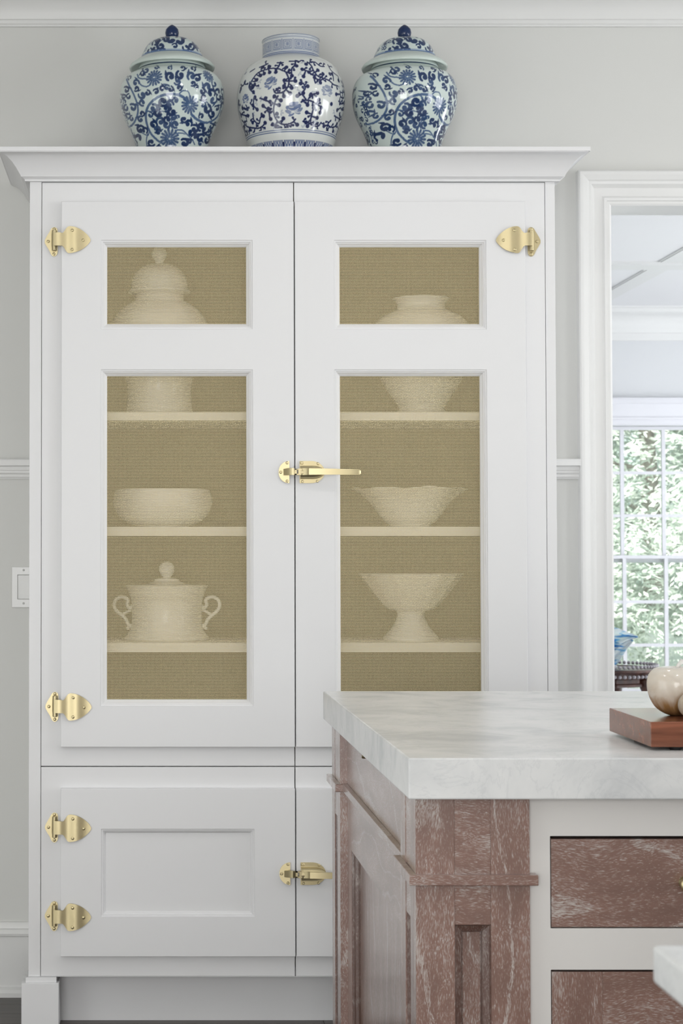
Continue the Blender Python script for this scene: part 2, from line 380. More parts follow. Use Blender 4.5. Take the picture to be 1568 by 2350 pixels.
# kitchen floor: sub-floor and single boards
fl = struct(box('floor', RX0 - .1, RX1 + .1, RY0 - .1, YW + .14, -.05, -.003, M_floor))
pw = .107; meshes = []
for ln in (1.2, 1.65, 2.1):
    bm = bmesh.new(); bx(bm, 0, ln - .0015, 0, pw - .0015, -.0028, 0); me = bpy.data.meshes.new('plank'); bmesh.ops.recalc_face_normals(bm, faces=bm.faces[:]); bm.to_mesh(me); bm.free(); me.materials.append(M_floor); meshes.append((ln, me))
row = 0; y = YW - pw
while y > 2.2:
    x = RX0 - random.random() * 1.0 + .0
    x = RX0
    first = True
    while x < RX1 - .05:
        ln, me = random.choice(meshes)
        o = bpy.data.objects.new('plank', me); COL.objects.link(o); o.parent = fl
        if x + ln > RX1:
            s = (RX1 - x) / ln; o.scale = (s, 1, 1); o.location = (x, y, 0); x = RX1
        else:
            s = .55 + random.random() * .45 if first else 1; o.scale = (s, 1, 1); o.location = (x, y, 0); x += ln * s
        first = False
    y -= pw; row += 1

# kitchen crown moulding
z0 = PZ(63, YW); z1 = PZ(48, YW)
pr = [(0, z0), (-.010, z0), (-.010, z0 + .005), (-.014, z0 + .007), (-.014, z1 - .002), (-.019, z1)]
zc = z1
for k in range(9):
    t = k / 8 * PI / 2; pr.append((-.020 - .085 * (1 - math.cos(t)), zc + .004 + (CEIL - .014 - zc) * math.sin(t)))
pr += [(-.115, CEIL - .008), (-.115, CEIL), (0, CEIL)]
bm = bmesh.new(); extr(bm, pr, RX0, RX1, lambda u, p, q: (u, YW + p, q)); struct(link('trim_1', bm, M_trim, smooth=True, autosmooth=30))
# chair rails (left and right of the cabinet)
ZR1, ZR0 = PZ(1053.5, YW - .02), PZ(1099, YW - .005); hR = ZR1 - ZR0
rail = [(0, ZR0), (-.008, ZR0), (-.009, ZR0 + .06 * hR), (-.012, ZR0 + .10 * hR), (-.011, ZR0 + .22 * hR), (-.016, ZR0 + .30 * hR), (-.016, ZR0 + .42 * hR), (-.020, ZR0 + .44 * hR), (-.020, ZR0 + .62 * hR), (-.034, ZR0 + .66 * hR), (-.034, ZR1 - .003), (-.031, ZR1), (0, ZR1)]
CXL, CXR = PX(67.5, 4.893), PX(1277, 4.893)
CASX0 = OX0 - (PX(1404, YW) - PX(1327, YW))
bm = bmesh.new(); extr(bm, rail, RX0, CXL + .02, lambda u, p, q: (u, YW + p, q)); struct(link('trim_2', bm, M_trim, smooth=True, autosmooth=25))
bm = bmesh.new(); extr(bm, rail, CXR - .03, CASX0 + .003, lambda u, p, q: (u, YW + p, q)); struct(link('trim_3', bm, M_trim, smooth=True, autosmooth=25))
# baseboard left with cap and shoe
zb = [PZ(v, YW) for v in (2115, 2128, 2147, 2248)]
bb = [(0, 0), (-.034, 0), (-.034, .012), (-.030, .020), (-.020, .026), (-.018, .03), (-.018, zb[2]), (-.026, zb[2] + .003), (-.028, zb[2] + .010), (-.024, zb[1] - .002), (-.014, zb[1]), (-.012, zb[0] - .005), (-.009, zb[0]), (0, zb[0])]
bm = bmesh.new(); extr(bm, bb, RX0, CXL + .02, lambda u, p, q: (u, YW + p, q)); struct(link('baseboard_back', bm, M_trim, smooth=True, autosmooth=25))
bm = bmesh.new(); extr(bm, bb, 3.06, YW - .03, lambda u, p, q: (RX0 - p, u, q)); struct(link('baseboard_left', bm, M_trim, smooth=True, autosmooth=25))
# casing round the opening (inset is negative = outwards)
cw = OX0 - CASX0
prof = [(.002, YW + .141), (.002, YW - .010), (-.003, YW - .013), (-.010, YW - .013), (-.011, YW - .018), (-.019, YW - .020), (-.021, YW - .016), (-.024, YW - .014),
        (-.046, YW - .014), (-.050, YW - .018), (-.056, YW - .024), (-.063, YW - .026), (-.067, YW - .030), (-.078, YW - .034), (-.084, YW - .036), (-cw + .004, YW - .036), (-cw, YW - .032), (-cw, YW)]
bm = bmesh.new(); frame(bm, OX0, OX1, 0, OZ, prof, sides=3); struct(link('trim_4', bm, M_trim, smooth=True, autosmooth=25))

# light switch
sx0, sz1 = P(27.5, 1301, YW); sz0 = PZ(1394, YW); sw = .0665
t = thing('light_switch', 'white light switch plate on the wall left of the tall cabinet', 'light switch', (sx0 + sw / 2, YW, sz0))
hw = sw / 2; H = sz1 - sz0
rx = PX(41.5, YW) - sx0 - hw; rz1 = PZ(1319, YW) - sz0; rz0 = PZ(1375, YW) - sz0
g = .0012
bm = bmesh.new(); plate(bm, -hw, hw, 0, H, -.006, -.0005, [(rx, rx + .033, rz0, rz1)]); link('wall_plate', bm, M_plastic, t, bevel=.0012)
for q in (rx,):
    bm = bmesh.new()
    vs = [(q + g, -.0055, rz0 + g), (q + .033 - g, -.0055, rz0 + g), (q + .033 - g, -.0095, rz1 - g), (q + g, -.0095, rz1 - g)]
    f = [bm.verts.new(v) for v in vs]; bk = [bm.verts.new((v[0], -.001, v[2])) for v in vs]
    bm.faces.new(f); bm.faces.new(bk[::-1])
    for k in range(4): bm.faces.new([f[k], bk[k], bk[(k + 1) % 4], f[(k + 1) % 4]])
    link('rocker', bm, M_plastic, t)
    for zz in ((rz1 + H) / 2 + .002, rz0 / 2):
        bm = lathe([(0.0032, 0), (.0030, .0012), (0.0, .0016)], 12)
        o = link('screw', bm, M_screw, t, smooth=True); o.location = (q + .0165, -.006, zz); o.rotation_euler = (PI / 2, 0, 0)

# ------------------------------------------------------------------ far room
Y2 = YW + .14; FX0 = -.6
# window geometry
WX = [PX(1437, YF, 1130), PX(1533, YF, 1130)]; pitch = WX[1] - WX[0]
mz = .024                                            # muntin width
wl = WX[0] - pitch; wr = WX[1] + 2 * pitch - .0       # inner glass limits, four panes wide
ztop = PZ(977, YF); zmeet = PZ(1283, YF); zbot = zmeet - (ztop - zmeet) * 1.03
bm = bmesh.new()
wins = [(wl, wr), (wl + 1.75, wr + 1.75), (wl - 1.75, wr - 1.75)]
plate(bm, FX0 - .1, FX1 + .1, -.05, CEIL + .05, YF, YF + .16, [(a, b, zbot, ztop) for a, b in wins]); struct(link('wall_far', bm, M_farwall))
bm = bmesh.new(); plate(bm, Y2, YF, -.05, CEIL + .05, FX1, FX1 + .12, [(a, b, .35, 2.25) for a, b in LF], lambda a, b, d: (d, a, b)); struct(link('wall_far_right', bm, M_farwall))
bm = bmesh.new(); plate(bm, Y2, YF, -.05, CEIL + .05, FX0 - .12, FX0, [], lambda a, b, d: (d, a, b)); struct(link('wall_far_left', bm, M_farwall))
bm = bmesh.new(); plate(bm, RX1 + .1, FX1 + .12, -.05, CEIL + .05, YW, Y2, []); struct(link('wall_near_right', bm, M_farwall))
struct(box('ceiling_far_room', FX0 - .1, FX1 + .1, Y2, YF + .1, CEIL, CEIL + .1, M_ceil2))
struct(box('floor_far_room', FX0 - .1, FX1 + .1, Y2, YF + .1, -.05, 0, wood('far_room_floor_oak', (.66, .66, .66), (.80, .80, .80), 0, 60, .3)))  # floor colour paled to bounce light on to the ceiling
def sash(win, a, b, z0, z1, y, n, m, rows, meet_top=False, meet_bot=False):
    """frame with muntins and one pane object per light"""
    st = .012 if True else .04
    top = .022; bot = .026 if meet_bot else .05
    bm = bmesh.new(); plate(bm, a + .002, b - .002, z0, z1, y, y + .035, [(a + .004 + st, b - .004 - st, z0 + bot, z1 - top)]); s = link('sash', bm, M_sash, win, bevel=.002)
    ga, gb, gz0, gz1 = a + .004 + st, b - .004 - st, z0 + bot, z1 - top
    for k in range(1, n):
        u = a + (b - a) * k / n
        link('muntin', (lambda q: (bx(q, u - mz / 2, u + mz / 2, y + .004, y + .030, gz0, gz1), q)[1])(bmesh.new()), M_sash, s)
    for k in range(1, rows):
        v = gz0 + (gz1 - gz0) * k / rows
        link('muntin', (lambda q: (bx(q, ga, gb, y + .007, y + .028, v - mz / 2.4, v + mz / 2.4), q)[1])(bmesh.new()), M_sash, s)
    for i in range(n):
        for j in range(rows):
            u0 = a + (b - a) * i / n; u1 = a + (b - a) * (i + 1) / n; v0 = gz0 + (gz1 - gz0) * j / rows; v1 = gz0 + (gz1 - gz0) * (j + 1) / rows
            q = bmesh.new(); bx(q, max(u0 + mz / 2, ga), min(u1 - mz / 2, gb), y + .015, y + .018, v0 + mz / 2.4, v1 - mz / 2.4); link('pane', q, M_pane, s)
for i, (a, b) in enumerate(wins):
    w = bpy.data.objects.new('window_1' if i == 0 else 'window_%d' % (wn + i), None); COL.objects.link(w); w['kind'] = 'structure'
    sash(w, a, b, zmeet - .024, ztop, YF + .085, 4, 3, 3, meet_bot=True)
    sash(w, a, b, zbot, zmeet + .024, YF + .045, 4, 3, 3)
    # casing: flat boards and a head moulding
    ch = PZ(962, YF - .03) - ztop
    q = bmesh.new(); plate(q, a - .12, b + .12, zbot - .10, ztop + .055, YF - .022, YF, [(a, b, zbot, ztop)]); link('casing', q, M_sash, w, bevel=.002)
    zz = [PZ(v, YF - .05) for v in (973, 962, 950, 926, 913)]
    hd = [(0, zz[1] - .03), (-.030, zz[1] - .03), (-.030, zz[1]), (-.045, zz[1]), (-.045, zz[1] + .012), (-.032, zz[1] + .014), (-.032, zz[3]), (-.040, zz[3] + .004), (-.055, zz[4] - .008), (-.062, zz[4] - .006), (-.062, zz[4]), (0, zz[4])]
    q = bmesh.new(); extr(q, hd, a - .15, b + .15, lambda u, p, r: (u, YF + p, r)); link('head_moulding', q, M_sash, w)
    q = bmesh.new(); bx(q, a - .15, b + .15, YF - .06, YF + .04, zbot - .03, zbot); link('sill', q, M_sash, w, bevel=.004)
# far crown and frieze moulding
zz = [PZ(v, YF - .1) for v in (778, 762, 748, 728, 718, 708)]
cr = [(0, zz[0]), (-.018, zz[0]), (-.018, zz[1]), (-.030, zz[1] + .004), (-.032, zz[2] - .01)]
for k in range(7):
    t_ = k / 6 * PI / 2; cr.append((-.034 - .085 * (1 - math.cos(t_)), zz[2] - .006 + (zz[4] - zz[2]) * math.sin(t_)))
cr += [(-.135, zz[4] + .004), (-.135, zz[4] + .025), (-.155, zz[4] + .03), (-.155, CEIL), (0, CEIL)]
bm = bmesh.new(); extr(bm, cr, FX0, FX1, lambda u, p, q: (u, YF + p, q)); struct(link('trim_5', bm, M_trim, smooth=True, autosmooth=30))
# shallow ceiling beams
yb = 4390 * (CEIL - .02 - EYE) / (1267 - 605)
def beam_prof(w, d): return [(-w / 2, CEIL), (-w / 2, CEIL - d * .5), (-w / 2 + .012, CEIL - d * .6), (-w / 2 + .012, CEIL - d), (w / 2 - .012, CEIL - d), (w / 2 - .012, CEIL - d * .6), (w / 2, CEIL - d * .5), (w / 2, CEIL)]
n_t = 6
xb = PX(1512, yb, 605)
for k in (-2, -1, 0):
    bm = bmesh.new(); extr(bm, beam_prof(.22, .018), FX0, FX1, lambda u, p, q: (u, yb + .11 + k * 1.9, q)[0:1] + (yb + .11 + k * 1.9 + p, q)); struct(link('trim_%d' % n_t, bm, M_trim)); n_t += 1
for k in (-1, 0, 1):
    bm = bmesh.new(); extr(bm, beam_prof(.13, .009), Y2, YF - .13, lambda u, p, q: (xb + .065 + k * 1.9 + p, u, q)); struct(link('trim_%d' % n_t, bm, M_trim)); n_t += 1

# carved table with a blown glass piece in the far room
TY = 8.1; TZ = PZ(1531, TY); TX = PX(1395, TY, 1530); TR = PX(1512, TY, 1530) - TX
t = thing('side_table', 'carved dark wood round table in front of the far window', 'table', (TX, TY, 0))
pr = [(0, TZ - .034), (TR - .05, TZ - .034), (TR - .03, TZ - .030), (TR - .012, TZ - .022), (TR, TZ - .012), (TR - .004, TZ - .003), (TR - .02, TZ), (TR - .03, TZ - .004), (0, TZ - .004)]
link('table_top', lathe(pr, 64, cap=False), M_darkwood, t, smooth=True, autosmooth=40)
bm = bmesh.new()
for zz_, rr_, r2 in ((TZ + .010, TR - .012, .0085), (TZ - .030, TR - .006, .0085)):
    for k in range(64):
        a = 2 * PI * k / 64
        bmesh.ops.create_icosphere(bm, subdivisions=1, radius=r2, matrix=Matrix.Translation((rr_ * math.cos(a), rr_ * math.sin(a), zz_)))
o = link('beading', bm, mat('polished_beads', (.35, .33, .36), .1), t, smooth=True); o['kind'] = 'stuff'
link('apron', lathe([(TR - .07, TZ - .078), (TR - .055, TZ - .075), (TR - .055, TZ - .066), (TR - .065, TZ - .062), (TR - .065, TZ - .046), (TR - .05, TZ - .042), (TR - .05, TZ - .033), (TR - .075, TZ - .033), (TR - .075, TZ - .078), (TR - .07, TZ - .078)], 8, cap=False), M_darkwood, t)
for k in range(4):
    a = PI / 4 + k * PI / 2 + .35; bm = bmesh.new()
    pts = smooth_curve([((TR - .065), TZ - .04), ((TR - .04), TZ - .16), (TR - .09, TZ - .38), (TR - .11, .14), (TR - .04, .03), (TR - .02, .012)], 6)
    tube(bm, [(p[0] * math.cos(a), p[0] * math.sin(a), p[1]) for p in pts], [.032 - .018 * min(1, i / 12) + (.006 if i > 26 else 0) for i in range(len(pts))], 10)
    link('leg', bm, M_darkwood, t, smooth=True)
for k in range(4):
    a = PI / 4 + k * PI / 2 + .35; b = a + PI / 2; bm = bmesh.new(); R_ = TR - .10
    tube(bm, [(R_ * math.cos(a), R_ * math.sin(a), .25), (R_ * math.cos(b), R_ * math.sin(b), .25)], .012, 8); link('stretcher', bm, M_darkwood, t, smooth=True)
# blue glass sculpture: foot, stem and swept fins
gx = PX(1385, TY, 1500); gz = TZ - .004
t = thing('glass_sculpture', 'swept blue art glass ornament standing on the dark carved table', 'ornament', (gx, TY, gz))
link('base', lathe([(0, 0), (.055, 0), (.058, .01), (.03, .022), (.018, .035), (.022, .05), (0, .052)], 32, cap=False), M_blue, t, smooth=True)
def fin(pts_top, pts_bot, amp):
    bm = bmesh.new(); T = smooth_curve(pts_top, 6); B = smooth_curve(pts_bot, 6); n = len(T); rows = 10; V = []
    for i in range(n):
        r = []
        for j in range(rows + 1):
            f = j / rows; p = T[i] * (1 - f) + B[i] * f
            r.append(bm.verts.new((p[0], amp * math.sin(f * 9 + i * .12) * (1 - i / n * .8), p[1])))
        V.append(r)
    for i in range(n - 1):
        for j in range(rows): bm.faces.new([V[i][j], V[i + 1][j], V[i + 1][j + 1], V[i][j + 1]])
    o = link('fin', bm, M_blue, t, smooth=True)
    s = o.modifiers.new('solid', 'SOLIDIFY'); s.thickness = .006; s.offset = 0
    return o
def G(x, y): a, b = P(x, y, TY); return (a - gx, b - gz)
fin([G(1386, 1515), G(1385, 1460), G(1410, 1441), G(1440, 1452), G(1463, 1461)], [G(1388, 1522), G(1398, 1512), G(1412, 1490), G(1436, 1472), G(1464, 1462)], .016)
fin([G(1387, 1516), G(1396, 1500), G(1412, 1486), G(1430, 1476), G(1452, 1468)], [G(1388, 1524), G(1400, 1526), G(1413, 1524), G(1432, 1498), G(1453, 1469)], .02)
fin([G(1386, 1515), G(1380, 1470), G(1350, 1445), G(1325, 1456), G(1310, 1470)], [G(1384, 1522), G(1370, 1515), G(1352, 1500), G(1330, 1486), G(1311, 1472)], .02)

# ------------------------------------------------------------------ outdoors
GZ = -.35
g_ = struct(box('ground', -6, 16, YF + .3, 34, GZ - .1, GZ, M_ground)); 
def leaves(n, cx, cy, cz, rx, ry, rz, size, seed, droop=.5, shell=.55):
    r = np.random.RandomState(seed)
    # sprays: each spray is a twig with paired leaves
    per = 14; ns = n // per
    d = r.normal(size=(ns, 3)); d /= np.linalg.norm(d, axis=1)[:, None]
    rad = shell + (1 - shell) * r.rand(ns) ** .7
    base = np.array([cx, cy, cz]) + d * rad[:, None] * np.array([rx, ry, rz])
    dirv = d * [1, 1, .25] + r.normal(size=(ns, 3)) * .35; dirv[:, 2] -= droop * r.rand(ns); dirv /= np.linalg.norm(dirv, axis=1)[:, None]
    V = []; 
    k = np.tile(np.arange(per), ns); B = np.repeat(base, per, 0); D = np.repeat(dirv, per, 0); side = np.where(k % 2 == 0, 1., -1.)
    up = r.normal(size=(ns, 3)) * .4 + [0, 0, 1]; S = np.cross(dirv, up); S /= np.linalg.norm(S, axis=1)[:, None]; S = np.repeat(S, per, 0)
    N = np.cross(D, S)
    pos = B + D * (k * size * .42)[:, None]
    L = S * side[:, None] * .75 + D * .6 + r.normal(size=pos.shape) * .25; L /= np.linalg.norm(L, axis=1)[:, None]
    Wd = np.cross(L, N + r.normal(size=pos.shape) * .4); Wd /= np.linalg.norm(Wd, axis=1)[:, None]
    sz = size * (.7 + .6 * r.rand(len(pos)))[:, None]
    p0 = pos; p1 = pos + L * sz * .5 + Wd * sz * .16; p2 = pos + L * sz; p3 = pos + L * sz * .5 - Wd * sz * .16
    co = np.stack([p0, p1, p2, p3], 1).reshape(-1, 3); m_ = len(pos)
    me = bpy.data.meshes.new('foliage'); me.vertices.add(len(co)); me.vertices.foreach_set('co', co.ravel().astype('f'))
    me.loops.add(m_ * 4); me.loops.foreach_set('vertex_index', np.arange(m_ * 4, dtype='i')); me.polygons.add(m_)
    me.polygons.foreach_set('loop_start', np.arange(0, m_ * 4, 4, dtype='i')); me.polygons.foreach_set('loop_total', np.full(m_, 4, 'i')); me.update(); me.validate()
    return me
def tree(x, y, h, r, n, size, m, label, seed, z=GZ, low=.0, group='trees outside the far window'):
    t = thing('tree', label, 'tree', (x, y, z), group)
    rr = random.Random(seed); bm = bmesh.new()
    tube(bm, [(0, 0, -.02), (.03, .02, h * .3), (-.04, 0, h * .6), (0, .03, h * .92)], [.11, .09, .06, .02], 10); link('trunk', bm, M_bark, t, smooth=True)
    for k in range(9):
        a = rr.random() * 6.28; zz = h * (.15 + .75 * k / 9); bm = bmesh.new()
        tube(bm, [(0, 0, zz), (r * .45 * math.cos(a), r * .45 * math.sin(a), zz + .12), (r * .85 * math.cos(a), r * .85 * math.sin(a), zz + .02)], [.035, .02, .008], 6); link('branch', bm, M_bark, t, smooth=True)
    o = link('foliage', leaves(n, 0, 0, h * .5 + low, r, r, h * .52, size, seed), m, t); o['kind'] = 'stuff'
    return t
tree(4.20, 15.9, 4.6, 1.2, 90000, .085, M_leaf, 'nearest pale green leafy tree right outside the far window', 1)
tree(7.7, 16.6, 4.6, 1.25, 22000, .10, M_leaf, 'pale green leafy tree at the right end of the garden', 2)
tree(0.7, 16.6, 4.6, 1.25, 16000, .10, M_leaf, 'pale green leafy tree at the left end of the garden', 6)
tree(5.9, 21.0, 5.8, 1.9, 34000, .13, M_leafd, 'deeper green tree far behind, right of the nearest tree', 3)
tree(10.9, 21.0, 5.8, 1.9, 10000, .15, M_leafd, 'deeper green tree far behind at the right', 4)
tree(0.9, 21.0, 5.8, 1.9, 16000, .15, M_leafd, 'deeper green tree far behind at the left', 5)
hd_ = thing('hedge', 'low clipped green hedge at the foot of the trees', 'hedge', (4.6, 13.9, GZ))
bm = bmesh.new()
for k in range(14): tube(bm, [(-2.0 + k * .3, 0, 0), (-1.95 + k * .3, .05, .35), (-2.02 + k * .3, -.03, .6)], [.02, .014, .006], 6)
link('stems', bm, M_bark, hd_, smooth=True)
o = link('foliage', leaves(22000, 0, 0, .42, 2.4, .35, .48, .07, 9, 0, .2), M_leaf, hd_); o['kind'] = 'stuff'

# ================================================================== TALL CABINET
YC = 4.893; YT = YC - .020            # lip plane and thick door plane
ZTOP = PZ(418, YC); ZCR = PZ(336.5, YC - .075); ZBOT = PZ(2241.5, YC)
cab = thing('display_cabinet', 'tall white painted cabinet with wire mesh doors and brass hinges', 'cabinet')
bm = bmesh.new(); bx(bm, CXL, CXL + .018, YC + .002, YW - .001, ZBOT, ZTOP + .04); link('side_panel', bm, M_cab, cab)
bm = bmesh.new(); bx(bm, CXR - .018, CXR, YC + .002, YW - .001, ZBOT, ZTOP + .04); link('side_panel', bm, M_cab, cab)
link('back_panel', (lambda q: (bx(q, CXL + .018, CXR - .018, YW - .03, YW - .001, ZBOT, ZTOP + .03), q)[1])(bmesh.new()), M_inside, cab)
DXL, DXM, DXR = PX(94.5, YC), PX(675.3, YC), PX(1254.8, YC); g = .0012
ZM = PZ(1759, YC)                    # between upper and lower doors
bm = bmesh.new(); plate(bm, CXL, CXR, ZBOT, ZTOP + .02, YC, YC + .02, [(DXL, DXR, ZBOT + .001, ZTOP)]); link('face_frame', bm, M_cab, cab, bevel=.001)
bm = bmesh.new(); bx(bm, CXL, CXR, YC - .03, YW - .001, ZCR - .018, ZCR); link('top_panel', bm, M_cab, cab)
bm = bmesh.new(); bx(bm, CXL + .018, CXR - .018, YC + .02, YW - .03, ZTOP, ZTOP + .018); link('ceiling_panel', bm, M_shelf, cab)
bm = bmesh.new(); bx(bm, CXL + .018, CXR - .018, YC + .03, YW - .03, ZBOT, ZBOT + .018); link('bottom_panel', bm, M_cab, cab)
bm = bmesh.new(); bx(bm, CXL + .018, CXR - .018, YC + .03, YW - .03, ZM - .009, ZM + .009); link('middle_panel', bm, M_cab, cab)
# inner liners behind the gaps
YSH = YC + .042
for (ya, yb_) in ((945.5, 965.5), (1208.5, 1229.5), (1475, 1497)):
    bm = bmesh.new(); bx(bm, CXL + .018, CXR - .018, YSH, YW - .03, PZ(yb_, YSH), PZ(ya, YSH)); link('shelf', bm, M_shelf, cab, bevel=.0012)
SHZ = [PZ(945.5, YSH), PZ(1208.5, YSH), PZ(1475, YSH)]
# crown: three sides, mitred
mpx = (YC - .05) / F
cp = [(.0, ZTOP - .0), (.012, ZTOP + .0005), (.0125, ZTOP + .004), (.015, PZ(409, YC - .015)), (.022, PZ(406, YC - .015)), (.023, PZ(402, YC - .02)), (.033, PZ(385, YC - .03)), (.043, PZ(371, YC - .04)), (.054, PZ(360, YC - .05)), (.066, PZ(352, YC - .06)), (.072, PZ(348.5, YC - .07)), (.072, PZ(346.5, YC - .07)), (.0755, PZ(346, YC - .075)), (.0755, ZCR)]
bm = bmesh.new(); rings = []
for (o_, z) in cp:
    rings.append([bm.verts.new(p) for p in ((CXL - o_, YW - .001, z), (CXL - o_, YC - o_, z), (CXR + o_, YC - o_, z), (CXR + o_, YW - .001, z))])
rings.append([bm.verts.new(p) for p in ((CXL, YW - .001, ZCR), (CXL, YC, ZCR), (CXR, YC, ZCR), (CXR, YW - .001, ZCR))])
rings.append(rings[0])
for r, q in zip(rings, rings[1:]):
    for k in range(3): bm.faces.new([r[k], r[k + 1], q[k + 1], q[k]])
link('crown_moulding', bm, M_cab, cab, smooth=True, autosmooth=28)
# feet and toe kick
bm = bmesh.new(); bx(bm, CXL + .02, CXR - .02, 4.987, 5.005, 0, ZBOT); link('toe_kick', bm, M_cab, cab)
FXL, FXR = PX(49, YC - .016, 2300), PX(134.5, YC - .016, 2300)
zf = PZ(2257, YC - .016)
for s in (0, 1):
    bm = bmesh.new(); w = FXR - FXL
    a = FXL if s == 0 else CXR + (CXL - FXL) - w
    bx(bm, a, a + w, YC - .016, YC + .08, 0, zf)
    bx(bm, a + .010, a + w - .006, YC - .008, YC + .08, zf, ZBOT - .0005)
    link('foot', bm, M_cab, cab, bevel=.001)
# wire cloth ------------------------------------------------------
def wirecloth(x0, x1, z0, z1, y):
    sx, sz = .00327, .00380; rv, rh = .00040, .00055; amp = .00045
    nx = max(2, int(round((x1 - x0) / sx))); nz = max(2, int(round((z1 - z0) / sz)))
    X = np.linspace(x0, x1, nx + 1)[:-1] + (x1 - x0) / nx / 2; Z = np.linspace(z0, z1, nz + 1)[:-1] + (z1 - z0) / nz / 2
    co = []; fc = []; off = 0
    sg = (-1.) ** (np.add.outer(np.arange(len(X)), np.arange(len(Z))))
    # vertical wires
    Zp = np.concatenate([[z0], Z, [z1]]); S = np.pad(sg, ((0, 0), (1, 1))); n, m = len(X), len(Zp)
    A = np.zeros((n, m, 3, 3))
    for k, (dx, dy) in enumerate(((-rv, .0004), (0, -rv), (rv, .0004))):
        A[:, :, k, 0] = X[:, None] + dx; A[:, :, k, 1] = y + S * amp + dy; A[:, :, k, 2] = Zp[None]
    co.append(A.reshape(-1, 3)); idx = np.arange(n * m * 3).reshape(n, m, 3)
    for k in (0, 1): fc.append(np.stack([idx[:, :-1, k], idx[:, :-1, k + 1], idx[:, 1:, k + 1], idx[:, 1:, k]], -1).reshape(-1, 4))
    off = n * m * 3
    Xp = np.concatenate([[x0], X, [x1]]); S = np.pad(-sg, ((1, 1), (0, 0))); n, m = len(Xp), len(Z)
    A = np.zeros((n, m, 3, 3))
    for k, (dz, dy) in enumerate(((-rh, .0004), (0, -rh), (rh, .0004))):
        A[:, :, k, 0] = Xp[:, None]; A[:, :, k, 1] = y + S * amp + dy; A[:, :, k, 2] = Z[None] + dz
    co.append(A.reshape(-1, 3)); idx = np.arange(n * m * 3).reshape(n, m, 3) + off
    for k in (0, 1): fc.append(np.stack([idx[:-1, :, k], idx[1:, :, k], idx[1:, :, k + 1], idx[:-1, :, k + 1]], -1).reshape(-1, 4))
    co = np.concatenate(co); fc = np.concatenate(fc)
    me = bpy.data.meshes.new('wire_mesh'); me.vertices.add(len(co)); me.vertices.foreach_set('co', co.ravel().astype('f'))
    me.loops.add(fc.size); me.loops.foreach_set('vertex_index', fc.ravel().astype('i')); me.polygons.add(len(fc))
    me.polygons.foreach_set('loop_start', np.arange(0, fc.size, 4, dtype='i')); me.polygons.foreach_set('loop_total', np.full(len(fc), 4, 'i'))
    me.update(); me.polygons.foreach_set('use_smooth', [True] * len(fc)); return me
# hinge and latch, built once about their own origin ----------------
SPX = YT / F                                   # metres per photo pixel at the door
def strip_plate(bm, cols, th, rows=6):
    """cols = [(x, ztop, zbot, y)], plate of thickness th"""
    F_, B_ = [], []
    for (x, zt, zb_, y) in cols:
        F_.append([bm.verts.new((x, y, zt + (zb_ - zt) * j / rows)) for j in range(rows + 1)])
        B_.append([bm.verts.new((x, y + th, zt + (zb_ - zt) * j / rows)) for j in range(rows + 1)])
    for i in range(len(cols) - 1):
        for j in range(rows):
            bm.faces.new([F_[i][j], F_[i + 1][j], F_[i + 1][j + 1], F_[i][j + 1]]); bm.faces.new([B_[i][j], B_[i][j + 1], B_[i + 1][j + 1], B_[i + 1][j]])
        bm.faces.new([F_[i][0], B_[i][0], B_[i + 1][0], F_[i + 1][0]]); bm.faces.new([F_[i][-1], F_[i + 1][-1], B_[i + 1][-1], B_[i][-1]])
    for e in (0, -1):
        for j in range(rows): bm.faces.new([F_[e][j], F_[e][j + 1], B_[e][j + 1], B_[e][j]])
def screw(bm, x, z, y, r=.0042):
    n0 = len(bm.verts)
    for k, (rr_, yy) in enumerate(((r, 0), (r * .95, -.0012), (r * .6, -.0022))):
        ring = [bm.verts.new((x + rr_ * math.cos(2 * PI * q / 14), y + yy, z + rr_ * math.sin(2 * PI * q / 14))) for q in range(14)]
        if k:
            for q in range(14): bm.faces.new([prev[q], prev[(q + 1) % 14], ring[(q + 1) % 14], ring[q]])
        prev = ring
    bm.faces.new(prev)
def zc_(v): return (690 - v) / 13.07 * SPX
def xc_(v): return (v - 90) / 13.07 * SPX
def interp(pts, n):
    s = smooth_curve(pts, n); return s
bm = bmesh.new()
yl = .020                                        # lip plane relative to the thick plane
# diamond leaf screwed to the lip
up = interp([(90, 640), (150, 520), (230, 390), (290, 285), (370, 245), (450, 275), (478, 350)], 3)
dn = interp([(90, 720), (150, 830), (220, 960), (290, 1085), (370, 1135), (450, 1085), (478, 1000)], 3)
strip_plate(bm, [(xc_(u[0]), zc_(u[1]), zc_(d[1]), yl - .0035) for u, d in zip(up, dn)], .003, 4)
# knuckle barrel with end collars
bz1, bz0 = zc_(360), zc_(965)
n0 = len(bm.verts); xk = xc_(382)
for (a, b, r) in ((bz0, zc_(850), .0066), (zc_(850), zc_(455), .0072), (zc_(455), bz1, .0066)):
    tube(bm, [(xk, yl - .0095, a), (xk, yl - .0095, b)], r, 18)
for zz_ in (bz0, bz1):
    tube(bm, [(xk, yl - .0095, zz_ - .0015), (xk, yl - .0095, zz_), (xk, yl - .0095, zz_ + .0015)], [.0048, .0058, .0048], 14)
